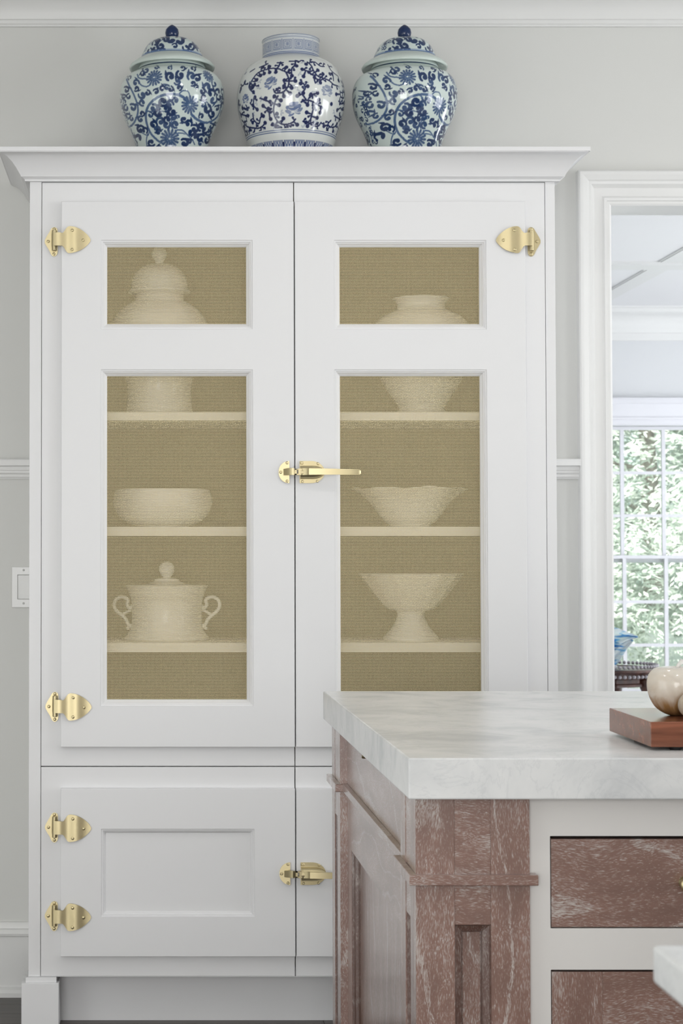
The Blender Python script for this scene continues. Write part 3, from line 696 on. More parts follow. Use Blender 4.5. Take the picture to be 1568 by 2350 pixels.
# strap and spade
U = interp([(382, 455), (470, 455), (560, 458), (640, 468), (700, 405), (750, 325), (800, 280), (870, 264), (1000, 284), (1150, 342), (1300, 440), (1420, 560), (1478, 655)], 3)
D_ = interp([(382, 852), (470, 852), (560, 852), (640, 862), (700, 935), (750, 1015), (800, 1066), (870, 1075), (1000, 1052), (1150, 1000), (1300, 905), (1420, 790), (1478, 705)], 3)
cols = []
for u, d in zip(U, D_):
    f = (u[0] - 382) / (1478 - 382)
    y = -.0035 - .0065 * math.exp(-((f - .12) / .22) ** 2) - .0050 * math.exp(-((f - .58) / .20) ** 2) - .0005
    cols.append((xc_(u[0]), zc_(u[1]), zc_(d[1]), y))
strip_plate(bm, cols, .0028, 8)
def spade_y(x):
    f = (x / SPX * 13.07 + 90 - 382) / (1478 - 382); return -.004 - .0065 * math.exp(-((f - .12) / .22) ** 2) - .0050 * math.exp(-((f - .58) / .20) ** 2)
for (sx_, sz_) in ((935, 390), (930, 968), (1258, 682)): screw(bm, xc_(sx_), zc_(sz_), spade_y(xc_(sx_)) - .0002)
for (sx_, sz_) in ((195, 680), (375, 300), (370, 1060)): screw(bm, xc_(sx_), zc_(sz_), yl - .0036)
bmesh.ops.recalc_face_normals(bm, faces=bm.faces[:]); hinge_me = bpy.data.meshes.new('hinge'); bm.to_mesh(hinge_me)
bmesh.ops.scale(bm, vec=(-1, 1, 1), verts=bm.verts); bmesh.ops.reverse_faces(bm, faces=bm.faces[:]); hinge_mir = bpy.data.meshes.new('hinge'); bm.to_mesh(hinge_mir); bm.free()
for me in (hinge_me, hinge_mir):
    me.materials.append(M_brass); me.polygons.foreach_set('use_smooth', [True] * len(me.polygons)); me.set_sharp_from_angle(angle=math.radians(35))
def hinge(door, px_, py_, mir=False):
    X, Z = P(px_, py_, YT)
    o = bpy.data.objects.new('hinge', hinge_mir if mir else hinge_me); COL.objects.link(o); o.parent = door; o.location = (X, YT, Z); return o
def lx(v): return (v - 460) / 6.03 * SPX
def lz(v): return (503 - v) / 6.03 * SPX
# strike (goes with the left door)
bm = bmesh.new()
n = 16; cols = []
for k in range(n + 1):
    f = 1 - math.cos(k / n * PI / 2); x = 235 + (382 - 235) * f; h = 152 * math.sqrt(max(0, 1 - (1 - f) ** 2 * .98)) + 2
    cols.append((lx(x), lz(503 - h), lz(503 + h), -.0035 - .002 * f))
strip_plate(bm, cols, .0035, 4)
cols = [(lx(300), lz(460), lz(548), -.006), (lx(335), lz(455), lz(548), -.012), (lx(372), lz(450), lz(546), -.019), (lx(410), lz(450), lz(546), -.022), (lx(448), lz(455), lz(546), -.019)]
strip_plate(bm, cols, .006, 3)
for (a, b) in ((350, 375), (262, 505), (350, 628)): screw(bm, lx(a), lz(b), -.0052, .0038)
bmesh.ops.recalc_face_normals(bm, faces=bm.faces[:]); strike_me = bpy.data.meshes.new('latch_keeper'); bm.to_mesh(strike_me); bm.free()
# latch body and lever (goes with the right door)
bm = bmesh.new(); cols = []
for k in range(20):
    f = math.sin(k / 19 * PI / 2); x = 525 + (872 - 525) * f; e = max(0, (f - .45) / .55); h = 153 * math.sqrt(max(0.02, 1 - e * e))
    cols.append((lx(x), lz(503 - h), lz(503 + h), -.0045))
strip_plate(bm, cols, .0045, 4)
V = []
for i in range(17):                              # raised housing, a rounded loaf
    f = i / 16; x = 530 + 345 * f; h = 92 * math.sqrt(max(.02, 1 - max(0, (f - .5) / .5) ** 2)); hy = .020 * math.sqrt(max(.02, 1 - max(0, (f - .55) / .45) ** 2))
    V.append([bm.verts.new((lx(x), -.0045 - hy * math.sin(PI * j / 12) ** .7, lz(503 + 4 - h * math.cos(PI * j / 12)))) for j in range(13)])
for i in range(16):
    for j in range(12): bm.faces.new([V[i][j], V[i + 1][j], V[i + 1][j + 1], V[i][j + 1]])
bm.faces.new(V[0])
# tongue
for (a, b, c, d, y0, y1) in ((450, 530, 462, 474, -.020, -.010), (450, 530, 530, 546, -.020, -.010), (450, 478, 462, 546, -.020, -.010), (498, 540, 458, 548, -.024, -.008)):
    bx(bm, lx(a), lx(b), y0, y1, lz(d), lz(c))
# lever
cols = [(lx(555), lz(455), lz(548), -.0235), (lx(575), lz(455), lz(548), -.0245), (lx(620), lz(457), lz(547), -.0275), (lx(640), lz(458), lz(546), -.031), (lx(760), lz(459), lz(545), -.034), (lx(1000), lz(464), lz(545), -.036), (lx(1200), lz(470), lz(545), -.036), (lx(1310), lz(474), lz(545), -.035), (lx(1340), lz(480), lz(542), -.034), (lx(1356), lz(494), lz(530), -.032)]
strip_plate(bm, cols, .007, 4)
for (a, b) in ((562, 378), (778, 386), (562, 634), (768, 630), (545, 376), (600, 580)): screw(bm, lx(a), lz(b), -.0046, .0036)
bmesh.ops.recalc_face_normals(bm, faces=bm.faces[:]); latch_me = bpy.data.meshes.new('latch'); bm.to_mesh(latch_me); bm.free()
for me in (strike_me, latch_me):
    me.materials.append(M_brass); me.polygons.foreach_set('use_smooth', [True] * len(me.polygons)); me.set_sharp_from_angle(angle=math.radians(35))

# doors ---------------------------------------------------------------
mp_ = [(-.0006, YT), (.0002, YT + .0028), (.0040, YT + .0032), (.0048, YT + .0065), (.0078, YT + .0075), (.0088, YT + .0105), (.0135, YT + .0150), (.0150, YT + .0165), (.0150, YT + .024)]
def door(xa, xb, ta, tb, za, zb_, tza, tzb, holes, glazed):
    """xa..xb lip, ta..tb thick part; z from za (top) to zb_ (bottom)"""
    bm = bmesh.new()
    plate(bm, xa + g, xb - g, zb_ + g, za - g, YC, YC + .012, holes)
    plate(bm, ta, tb, tzb, tza, YT, YC + .001, holes)
    d = link('door', bm, M_cab, cab, bevel=.0012)
    for (a, b, c, e) in holes:
        q = bmesh.new(); frame(q, a, b, c, e, mp_ if glazed else mp_[:6] + [(.0105, YT + .012), (.0125, YT + .0125)]); link('bead_moulding', q, M_cab, d, smooth=True, autosmooth=20)
        if glazed:
            w = link('wire_mesh', wirecloth(a + .0150, b - .0150, c + .0150, e - .0150, YT + .020), M_mesh, d); w['kind'] = 'stuff'
        else:
            q = bmesh.new(); bx(q, a + .001, b - .001, YT + .0122, YT + .018, c + .001, e - .001); link('panel', q, M_cab, d)
    return d
TL, TRt = PX(140.5, YT), PX(1208.5, YT)
zt0, zt1 = PZ(462, YT), PZ(1714.5, YT)
zb0_, zb1_ = PZ(1810, YT), PZ(2195.5, YT)
A0, A1 = PX(232, YT), PX(580, YT); B0, B1 = PX(768.5, YT), PX(1118, YT)
Z1, Z2, Z3, Z4 = PZ(551.5, YT), PZ(755.5, YT), PZ(848.5, YT), PZ(1620, YT)
dl = door(DXL, DXM, TL, DXM - g * 1.2, ZTOP, ZM, zt0, zt1, [(A0, A1, Z2, Z1), (A0, A1, Z4, Z3)], True)
dr = door(DXM, DXR, DXM + g * 1.2, TRt, ZTOP, ZM, zt0, zt1, [(B0, B1, Z2, Z1), (B0, B1, Z4, Z3)], True)
C0, C1 = PX(233, YT, 2000) , PX(584, YT, 2000)
Z5, Z6 = PZ(1903, YT), PZ(2103, YT)
el = door(DXL, DXM, TL, DXM - g * 1.2, ZM, ZBOT, zb0_, zb1_, [(C0, C1, Z6, Z5)], False)
er = door(DXM, DXR, DXM + g * 1.2, TRt, ZM, ZBOT, zb0_, zb1_, [(B0 + (C0 - A0), B1 + (C1 - A1), Z6, Z5)], False)
hinge(dl, 102, 552.5); hinge(dl, 103.5, 1623.5); hinge(el, 102.5, 1901.5); hinge(el, 102.0, 2105.5)
hinge(dr, 1244, 552.5, True); hinge(dr, 1249, 1623.5, True); hinge(er, 1251, 1901.5, True); hinge(er, 1252, 2105.5, True)
for (d_, e_, yy) in ((dl, dr, 1083.5), (el, er, 2004.5)):
    Z = PZ(yy, YT)
    for nm, me, pa in (('latch_keeper', strike_me, d_), ('latch', latch_me, e_)):
        o = bpy.data.objects.new(nm, me); COL.objects.link(o); o.parent = pa; o.location = (DXM, YT, Z)

# ================================================================== CREAM CERAMICS INSIDE
YD = 5.086; DS = YD / F
def dish_prof(pts, ybase, zshelf):
    """photo-pixel silhouette (r, y) -> metres above the shelf, bottom to top"""
    zb_ = PZ(ybase, YD)
    return [(max(r, 0) * DS, PZ(y, YD) - zb_) for r, y in pts]
def inner(pr, th, zmin):
    """continue an outer profile (bottom->top) down the inside for an open vessel"""
    return pr + [(max(r - th, .001), z - (.0005 if i == 0 else 0)) for i, (r, z) in enumerate(reversed(pr)) if z > zmin] + [(0, zmin)]
def smoothprof(pr, n=4): return [tuple(p) for p in smooth_curve(pr, n)]
c0 = PX(366, YD, 750)
t = thing('lidded_jar', 'cream ceramic jar with domed lid and finial on the top left shelf', 'jar', (c0, YD, SHZ[0]))
b0 = 956
pr = dish_prof([(74, 956), (78, 953), (76, 944), (73, 905), (74, 885), (79, 863), (92, 835), (108, 808), (115, 780), (114, 757), (107, 735), (92, 715), (72, 700), (57, 693), (56, 676)], b0, 0)
link('body', lathe([(0, 0)] + pr + [(0, pr[-1][1])], 64, cap=False), M_cream, t, smooth=True)
pr = dish_prof([(58, 677), (71, 673.5), (71.5, 671), (69, 668), (65, 663), (65.5, 655), (62, 640), (55, 627), (42, 615), (28, 609.5), (14, 607.5)], b0, 0)
ld = link('lid', lathe([(0, pr[0][1])] + pr + [(0, pr[-1][1])], 64, cap=False), M_cream, t, smooth=True, autosmooth=60)
pr = dish_prof([(10, 609), (9, 604), (11, 599), (17, 590), (18, 582), (14, 574), (8, 568), (5, 560), (0, 553)], b0, 0)
link('finial', lathe([(0, pr[0][1])] + pr, 32, cap=False), M_cream, ld, smooth=True)
c0 = PX(967, YD, 750)
pr = dish_prof([(58, 956), (60, 950), (54, 944), (52, 938), (56, 930), (66, 915), (82, 892), (98, 863), (112, 830), (118, 795), (117, 770), (108, 745), (92, 729), (72, 719), (57, 713), (54, 706), (56, 696), (62, 689), (66, 686.5)], b0, 0)
t = tag(link('vase', lathe([(0, 0)] + inner(pr, .004, .02), 72, cap=False), M_cream, smooth=True), 'round cream ceramic vase with flared neck on the top right shelf', 'vase'); t.location = (c0, YD, SHZ[0])
c0 = PX(373.5, YD, 1160); b0 = 1210
raw = smooth_curve([(60, 1210), (61, 1207), (70, 1205), (84, 1198), (97, 1189), (108, 1173), (113.5, 1157), (113, 1143), (110, 1130), (107, 1124)], 8)
raw = [(r + (.8 * math.sin((y - 1126) / 5.2 * 2 * PI) if 1128 < y < 1200 else 0), y) for r, y in raw]
pr = dish_prof(raw, b0, 0)
t = tag(link('bowl', lathe([(0, 0)] + inner(pr, .004, .012), 80, cap=False), M_cream, smooth=True), 'cream ribbed round bowl on the middle left shelf', 'bowl'); t.location = (c0, YD, SHZ[1])
c0 = PX(941, YD, 1160)
pr = dish_prof([(46, 1210), (48, 1206), (47, 1203), (56, 1199), (70, 1184), (84, 1163), (100, 1143), (116, 1130), (127, 1123), (131, 1121.5)], b0, 0)
outer = len(pr); full = [(0, 0)] + inner(pr, .004, .012); topz = pr[-1][1]
def scallop(t_, i):
    z = full[i][1] / topz; k = max(0, z - .45) / .55
    return 1 + .018 * k * math.cos(8 * t_ + .6), .0022 * k * k * math.sin(8 * t_) + .0008 * k * math.sin(3 * t_)
t = tag(link('bowl', lathe(full, 128, scallop, cap=False), M_cream, smooth=True), 'cream bowl with a wavy scalloped rim on the middle right shelf', 'bowl'); t.location = (c0, YD, SHZ[1])
# tureen
c0 = PX(383, YD, 1400); b0 = 1469.5
t = thing('tureen', 'cream lidded tureen with two looped side handles on the bottom left shelf', 'tureen', (c0, YD, SHZ[2]))
pr = dish_prof([(97, 1469.5), (100, 1467), (99, 1465), (92, 1457), (84, 1446), (81, 1436), (80.5, 1410), (81, 1385), (83, 1372), (84.5, 1371), (86, 1364), (91, 1352), (94, 1346)], b0, 0)
link('body', lathe([(0, 0)] + pr + [(0, pr[-1][1])], 72, cap=False), M_cream, t, smooth=True, autosmooth=50)
pr = dish_prof([(94, 1346), (95, 1344), (90, 1342.5), (60, 1342), (44, 1340), (31, 1335), (28, 1333), (28, 1330), (20, 1328), (9, 1327)], b0, 0)
ld = link('lid', lathe([(0, pr[0][1])] + pr + [(0, pr[-1][1])], 72, cap=False), M_cream, t, smooth=True, autosmooth=50)
pr = dish_prof([(8, 1328), (9, 1325), (14, 1319), (18, 1310), (17.5, 1301), (12, 1293), (5, 1290), (0, 1289.5)], b0, 0)
link('knob', lathe([(0, pr[0][1])] + pr, 32, cap=False), M_cream, ld, smooth=True)
zb_ = PZ(b0, YD)
for s in (-1, 1):
    def hp(x, y): return ((x) * DS * s, 0, PZ(y, YD) - zb_)
    pts = smooth_curve([hp(78, 1393), hp(86, 1396), hp(91, 1388), (hp(89, 1378)), hp(96, 1372), hp(107, 1371), hp(118, 1378), hp(121, 1391), hp(115, 1403), hp(104, 1412), hp(94, 1422), hp(88, 1434), hp(78, 1441)], 5)
    bm = bmesh.new(); tube(bm, pts, [4.2 * DS + (1.4 * DS if i < 6 or i > len(pts) - 6 else 0) for i in range(len(pts))], 12); 
    pts = [hp(103, 1411), hp(96, 1408), hp(90, 1404), hp(82, 1401)]; tube(bm, pts, 3.2 * DS, 10)
    bmesh.ops.create_uvsphere(bm, u_segments=12, v_segments=8, radius=4.5 * DS, matrix=Matrix.Translation(hp(89, 1442)))
    link('handle', bm, M_cream, t, smooth=True)
# compote
c0 = PX(943, YD, 1400)
pr = dish_prof([(63, 1469.5), (64, 1464), (60, 1459), (50, 1449), (40, 1436), (33, 1420), (31, 1410), (33, 1403), (46, 1400.5), (54, 1398), (66, 1387), (84, 1367), (102, 1343), (117, 1323), (121, 1317)], b0, 0)
full = [(0, 0)] + inner(pr, .004, pr[8][1] + .004); zl = pr[7][1]; zt_ = pr[-1][1]
def flute(t_, i):
    z = full[i][1]; k = 0 if z < zl else min(1, (z - zl) / .02)
    return 1 - .022 * k * abs(math.sin(7 * t_)), 0
t = tag(link('compote', lathe(full, 168, flute, cap=False), M_cream, smooth=True, autosmooth=60), 'cream fluted footed compote dish on the bottom right shelf', 'dish'); t.location = (c0, YD, SHZ[2])

# ================================================================== BLUE AND WHITE JARS
YJ = 5.075; JS = YJ / F; TAN = (PZ(215, YJ) - EYE) / YJ
class Canvas:
    """paints strokes traced in photo pixels on to the surface of a lathe (theta, arc length)"""
    def __init__(s, cx, prof, nu, step, lo=None):
        pr = np.array(smooth_curve(prof, 10)); d = np.r_[0, np.cumsum(np.hypot(*np.diff(pr, axis=0).T))]
        n = int(d[-1] / step) + 1; t = np.linspace(0, d[-1], n)
        s.r = np.interp(t, d, pr[:, 0]); s.y = np.interp(t, d, pr[:, 1]); s.b = t; s.nu = nu; s.nv = n; s.cx = cx
        s.R = s.r.max(); s.th = np.arange(nu) / nu * 2 * PI - PI
        s.dark = np.zeros((n, nu)); s.tone = np.zeros((n, nu)); s.lo = lo or (0, 1e9)
        s.step = t[1] - t[0]; s.copies = [0, PI]
    def map(s, x, y):
        dx = x - s.cx; ok = (s.r > abs(dx) + .5) & (s.y > s.lo[0]) & (s.y < s.lo[1])
        with np.errstate(invalid='ignore'): c = np.sqrt(np.maximum(s.r ** 2 - dx * dx, 0))
        e = np.where(ok, np.abs(s.y - TAN * c - y), 1e9); i = int(e.argmin())
        if e[i] > 6: return None
        return math.asin(max(-1, min(1, dx / s.r[i]))), s.b[i], s.r[i]
    def blob(s, th, b, rad, lvl, r=None, aspect=1, rot=0, soft=1.0):
        """ellipse at (theta,b); radius in px"""
        r = r or np.interp(b, s.b, s.r)
        for off in s.copies:
            i0 = max(0, int((b - rad * 1.3) / s.step) - 1); i1 = min(s.nv, int((b + rad * 1.3) / s.step) + 2)
            if i1 <= i0: continue
            w = (rad + 2) / max(r, 20); j0 = int((th + off - w + PI) / (2 * PI) * s.nu) - 1; j1 = int((th + off + w + PI) / (2 * PI) * s.nu) + 2
            jj = np.arange(j0, j1); T = (jj / s.nu * 2 * PI - PI - th - off) * r; B = s.b[i0:i1] - b
            X = T[None] * math.cos(rot) + B[:, None] * math.sin(rot); Yv = -T[None] * math.sin(rot) + B[:, None] * math.cos(rot)
            dd = rad - np.hypot(X, Yv / aspect) ; m_ = np.clip(dd / soft + .5, 0, 1) * lvl
            jm = jj % s.nu
            s.dark[i0:i1][:, jm] = np.maximum(s.dark[i0:i1][:, jm], m_)
            if lvl < 0: pass
    def white(s, th, b, rad, k=1.0):
        for off in s.copies:
            r = np.interp(b, s.b, s.r); i0 = max(0, int((b - rad) / s.step) - 1); i1 = min(s.nv, int((b + rad) / s.step) + 2)
            w = (rad + 1) / max(r, 20); jj = np.arange(int((th + off - w + PI) / (2 * PI) * s.nu) - 1, int((th + off + w + PI) / (2 * PI) * s.nu) + 2)
            T = (jj / s.nu * 2 * PI - PI - th - off) * r; B = s.b[i0:i1] - b
            m_ = np.clip(rad - np.hypot(T[None], B[:, None]) + .5, 0, 1) * k; jm = jj % s.nu
            s.dark[i0:i1][:, jm] = s.dark[i0:i1][:, jm] * (1 - m_)
    def stroke(s, pts, w0, w1=None, lvl=1.0, mapped=False, fn=None):
        w1 = w0 if w1 is None else w1; q = []
        for p in pts:
            m_ = p if mapped else s.map(*p)
            if m_ is not None: q.append(m_[:2])
        if len(q) < 2: return
        n = 0; segs = []
        for a, b in zip(q, q[1:]):
            r = np.interp(a[1], s.b, s.r); L = math.hypot((b[0] - a[0]) * r, b[1] - a[1])
            if L > 60: continue
            k = max(1, int(L / .9))
            for i in range(k): segs.append((a[0] + (b[0] - a[0]) * i / k, a[1] + (b[1] - a[1]) * i / k))
        N = len(segs)
        for i, (a, b) in enumerate(segs): s.blob(a, b, w0 + (w1 - w0) * i / max(1, N - 1), lvl)
    def curve(s, pts, *a, **k): s.stroke([tuple(p) for p in smooth_curve(pts, 10)], *a, **k)
    def curl(s, x, y, size, ang, ch, lvl=1.0, fat=.13):
        pts = []
        for k in range(26):
            f = k / 25; a = ang + ch * f * 4.9; r = size * (.52 - .36 * f)
            pts.append((x + r * math.cos(a), y + r * math.sin(a)))
        s.stroke(pts[::-1], size * fat * 1.15, size * fat * .7, lvl)
        m_ = s.map(*pts[-1]);
        if m_: s.blob(m_[0], m_[1], size * fat * 1.5, lvl)
        # leaf lobe on the back of the curl
        a = ang + ch * 1.6; b_ = (x + size * .50 * math.cos(a), y + size * .50 * math.sin(a)); c_ = (x + size * .86 * math.cos(a + ch * .5), y + size * .86 * math.sin(a + ch * .5))
        s.stroke([b_, c_], size * .17, size * .05, lvl)
    def mum(s, x, y, size, lvl=.8):
        m_ = s.map(x, y)
        if not m_: return
        th, b, r = m_
        for ring, n, ra, rb in ((0, 15, .42, 1.0), (1, 10, .16, .56)):
            for k in range(n):
                a = 2 * PI * (k + .5 * ring) / n
                p = [(th + size * f * math.cos(a) / r, b + size * f * math.sin(a)) for f in (ra, (ra + rb) / 2, rb)]
                s.stroke(p, size * .06, size * .125, lvl if ring == 0 else lvl * .9, mapped=True)
                if ring == 0: s.stroke([(th + size * f * math.cos(a + .2) / r, b + size * f * math.sin(a + .2)) for f in (.25, .9)], size * .022, size * .022, 1.0, mapped=True)
        s.white(th, b, size * .10, .7)
    def mesh(s, name, c_white, c_mid, c_dark, wpts, zbase):
        nv, nu = s.nv, s.nu; th = s.th
        X = s.r[:, None] * JS * np.sin(th)[None]; Yv = -s.r[:, None] * JS * np.cos(th)[None]
        Z = np.array([PZ(v, YJ) for v in s.y])[:, None] - zbase + 0 * X
        co = np.stack([X, Yv, Z], -1).reshape(-1, 3)
        idx = np.arange(nv * nu).reshape(nv, nu); nx_ = np.roll(idx, -1, 1)
        fc = np.stack([idx[1:], nx_[1:], nx_[:-1], idx[:-1]], -1).reshape(-1, 4)
        me = bpy.data.meshes.new(name); me.vertices.add(len(co)); me.vertices.foreach_set('co', co.ravel().astype('f'))
        # closing disc at the foot
        me.loops.add(fc.size + nu); me.loops.foreach_set('vertex_index', np.r_[fc.ravel(), idx[-1][::-1]].astype('i')); me.polygons.add(len(fc) + 1)
        me.polygons.foreach_set('loop_start', np.r_[np.arange(0, fc.size, 4), fc.size].astype('i')); me.polygons.foreach_set('loop_total', np.r_[np.full(len(fc), 4), nu].astype('i'))
        me.update(); me.polygons.foreach_set('use_smooth', [True] * (len(fc) + 1))
        d = s.dark; n_ = 1 + .0 * d
        cw_, cm, cd_ = (np.array(c) for c in (c_white, c_mid, c_dark))
        a = np.clip(d / .6, 0, 1)[..., None]; b = np.clip((d - .6) / .4, 0, 1)[..., None]
        c = cw_ * (1 - a) + (cm * (1 - b) + cd_ * b) * a
        c = np.concatenate([c, np.ones_like(d)[..., None]], -1).reshape(-1)
        at = me.color_attributes.new('glaze', 'FLOAT_COLOR', 'POINT'); at.data.foreach_set('color', c.astype('f'))
        return me
m, n_, b_ = nt('blue_and_white_glaze'); at = node(n_, 'ShaderNodeAttribute', attribute_name='glaze'); n_.links.new(at.outputs['Color'], b_.inputs['Base Color'])
b_.inputs['Roughness'].default_value = .09; b_.inputs['Specular IOR Level'].default_value = .6; b_.inputs['Coat Weight'].default_value = .3; M_glaze = m

ZJ = ZCR
yb_j = 1267 + (0) ; 
def ybase_px():
    lo, hi = 330., 420.
    for _ in range(40):
        m_ = (lo + hi) / 2
        if PZ(m_, YJ) > ZJ: lo = m_
        else: hi = m_
    return lo
YB = ybase_px()
# lidded jar body
jar_prof = [(77, 160), (82, 165), (88, 169), (104, 178), (114, 190), (119.5, 206), (121, 222), (119.5, 243), (114.5, 263), (106, 283), (97, 301), (90, 318), (84, 336), (79, 352), (77, YB - 8), (78, YB - 3), (75, YB)]
cv = Canvas(395, jar_prof, 640, 1.15, (162, YB - 4)); s_ = 6.03
Z_ = lambda p: (265 + p[0] / s_, 140 + p[1] / s_)
for pts, w in (([(1000, 560), (930, 500), (850, 465), (740, 455), (620, 480), (520, 540), (450, 620), (417, 730), (430, 860), (480, 980), (560, 1070), (650, 1130)], 3.1),
               ([(150, 250), (200, 360), (260, 480), (300, 600), (308, 700), (280, 800), (230, 880), (170, 915), (140, 900)], 2.6),
               ([(1040, 730), (1110, 795), (1220, 845), (1320, 830), (1400, 770), (1440, 690), (1455, 600)], 3.0),
               ([(820, 945), (920, 950), (1000, 1020), (1060, 1090), (1090, 1150)], 1.8), ([(830, 990), (900, 985), (960, 1000)], 1.6),
               ([(300, 190), (330, 240), (420, 250), (500, 260)], 1.8), ([(320, 270), (350, 330), (420, 355), (480, 330)], 1.7),
               ([(210, 930), (230, 1000), (260, 1100), (280, 1160)], 1.6), ([(360, 980), (440, 1020), (460, 980)], 1.5), ([(440, 1000), (425, 1080), (430, 1160)], 1.5),
               ([(1200, 560), (1260, 570), (1280, 640)], 1.5), ([(870, 450), (920, 410), (990, 420), (1020, 500)], 1.5), ([(690, 460), (740, 520), (720, 600), (690, 680)], 2.0), ([(440, 690), (560, 690), (690, 690), (760, 720)], 1.5), ([(770, 800), (760, 880), (790, 940)], 1.3)):
    cv.curve([Z_(p) for p in pts], w, w * .8, .66)
    cv.curve([Z_((p[0] + w * 4.6, p[1] + 3)) for p in pts], .5, .5, .9)
for (x, y, r_) in ((530, 230, 112), (1020, 600, 118), (745, 1060, 125), (1275, 205, 95), (90, 130, 70)): cv.mum(*Z_((x, y)), r_ / s_)
curls = [(150, 400, 70), (110, 500, 60), (185, 490, 60), (280, 300, 70), (290, 380, 60), (370, 470, 80), (440, 440, 60), (370, 570, 70), (150, 650, 70), (240, 640, 80), (165, 760, 70), (225, 790, 60), (365, 720, 60), (345, 800, 70),
         (340, 940, 90), (320, 1060, 90), (400, 950, 70), (490, 1120, 80), (235, 1050, 50), (750, 215, 95), (885, 200, 90), (850, 290, 70), (870, 370, 60), (1040, 210, 90), (1120, 240, 80), (1060, 310, 60), (640, 380, 65), (700, 365, 60), (755, 390, 60), (560, 420, 60),
         (650, 560, 95), (740, 590, 80), (820, 540, 75), (700, 650, 70), (530, 650, 90), (590, 720, 85), (480, 740, 60), (775, 700, 90), (790, 770, 80), (710, 800, 80), (620, 820, 85), (520, 870, 80), (570, 930, 80), (590, 975, 60), (700, 870, 80), (820, 865, 80), (935, 800, 70), (1000, 850, 80), (1110, 360, 50),
         (1190, 420, 70), (1260, 360, 95), (1310, 440, 90), (1340, 540, 80), (1210, 500, 70), (1200, 600, 60), (1255, 660, 95), (1330, 730, 80), (1180, 755, 60), (1410, 420, 70), (1430, 500, 70), (1400, 650, 60), (1090, 930, 90), (1040, 980, 80), (1180, 900, 90), (1230, 950, 80), (1170, 1060, 90), (1090, 1030, 70), (1290, 980, 80), (1260, 1090, 80), (1320, 900, 70),
         (950, 1120, 90), (1010, 1100, 60), (1170, 1130, 60), (420, 130, 70), (380, 180, 60), (560, 95, 50), (740, 100, 50), (920, 100, 60), (1060, 110, 60), (600, 1190, 60), (1360, 320, 60), (1480, 560, 60), (1490, 420, 60), (100, 620, 50), (70, 560, 40), (200, 230, 50), (860, 760, 40), (130, 560, 40)]
rr = random.Random(5)
for i, (x, y, r_) in enumerate(curls):
    cv.curl(*Z_((x, y)), r_ / s_ * 1.3, rr.random() * 6.28, rr.choice((-1, 1)), rr.choice((.85, 1, 1)), fat=.19)
# fill the two sides the photograph does not show
for side in (PI / 2,):
    for i in range(60):
        th = side + rr.uniform(-.42, .42); b = rr.uniform(cv.b[-1] * .12, cv.b[-1] * .93); a0 = rr.random() * 6.28; ch = rr.choice((-1, 1)); sz = rr.uniform(9, 13)
        r = np.interp(b, cv.b, cv.r); pts = [(th + sz * (.52 - .36 * k / 20) * math.cos(a0 + ch * k / 20 * 4.9) / r, b + sz * (.52 - .36 * k / 20) * math.sin(a0 + ch * k / 20 * 4.9)) for k in range(21)]
        cv.stroke(pts[::-1], sz * .17, sz * .09, 1.0, mapped=True)
cv.dark[(cv.y > 160) & (cv.y < 164.5) & (cv.r < 84)] = .95
G_W, G_M, G_D = (.63, .715, .685), (.085, .15, .28), (.015, .038, .115)
jb = cv.mesh('body', G_W, G_M, G_D, 0, ZJ)
# lid dome
lid_prof = [(15, 89.5), (30, 91), (42, 94), (53, 101), (61, 110), (67, 121), (71, 130), (73, 137)]
cl = Canvas(395, lid_prof, 420, 1.1); s3 = 3.733
Zl = lambda p: (240 + p[0] / s3, 40 + p[1] / s3)
for (x, y, r_) in ((570, 195, 75), (640, 205, 75), (600, 250, 45), (440, 225, 60), (480, 250, 60), (430, 270, 60), (500, 285, 50), (700, 265, 60), (740, 250, 60), (770, 225, 60), (380, 290, 50), (800, 280, 40), (350, 320, 40), (530, 195, 50), (460, 205, 50)):
    cl.curl(*Zl((x, y)), r_ / s3 * 1.1, rr.random() * 6.28, rr.choice((-1, 1)), 1.0, fat=.18)
for i in range(26):
    th = PI / 2 + rr.uniform(-.6, .6); b = rr.uniform(cl.b[-1] * .2, cl.b[-1] * .85); a0 = rr.random() * 6.28; r = np.interp(b, cl.b, cl.r)
    cl.stroke([(th + 11 * (.5 - .35 * k / 16) * math.cos(a0 + k / 16 * 4.9) / r, b + 11 * (.5 - .35 * k / 16) * math.sin(a0 + k / 16 * 4.9)) for k in range(17)], 1.0, 1.8, 1.0, mapped=True)
for q, w, l in ((cl.b[-1] - 3, 1.6, .6), (cl.b[-1] - 7, .6, .6), (5, 1.2, .7)): cl.dark[np.abs(cl.b - q) < w] = l
jl = cl.mesh('lid', G_W, (.12, .20, .38), G_D, 0, ZJ)
for me in (jb, jl): me.materials.append(M_glaze)
def jz(y): return PZ(y, YJ) - ZJ
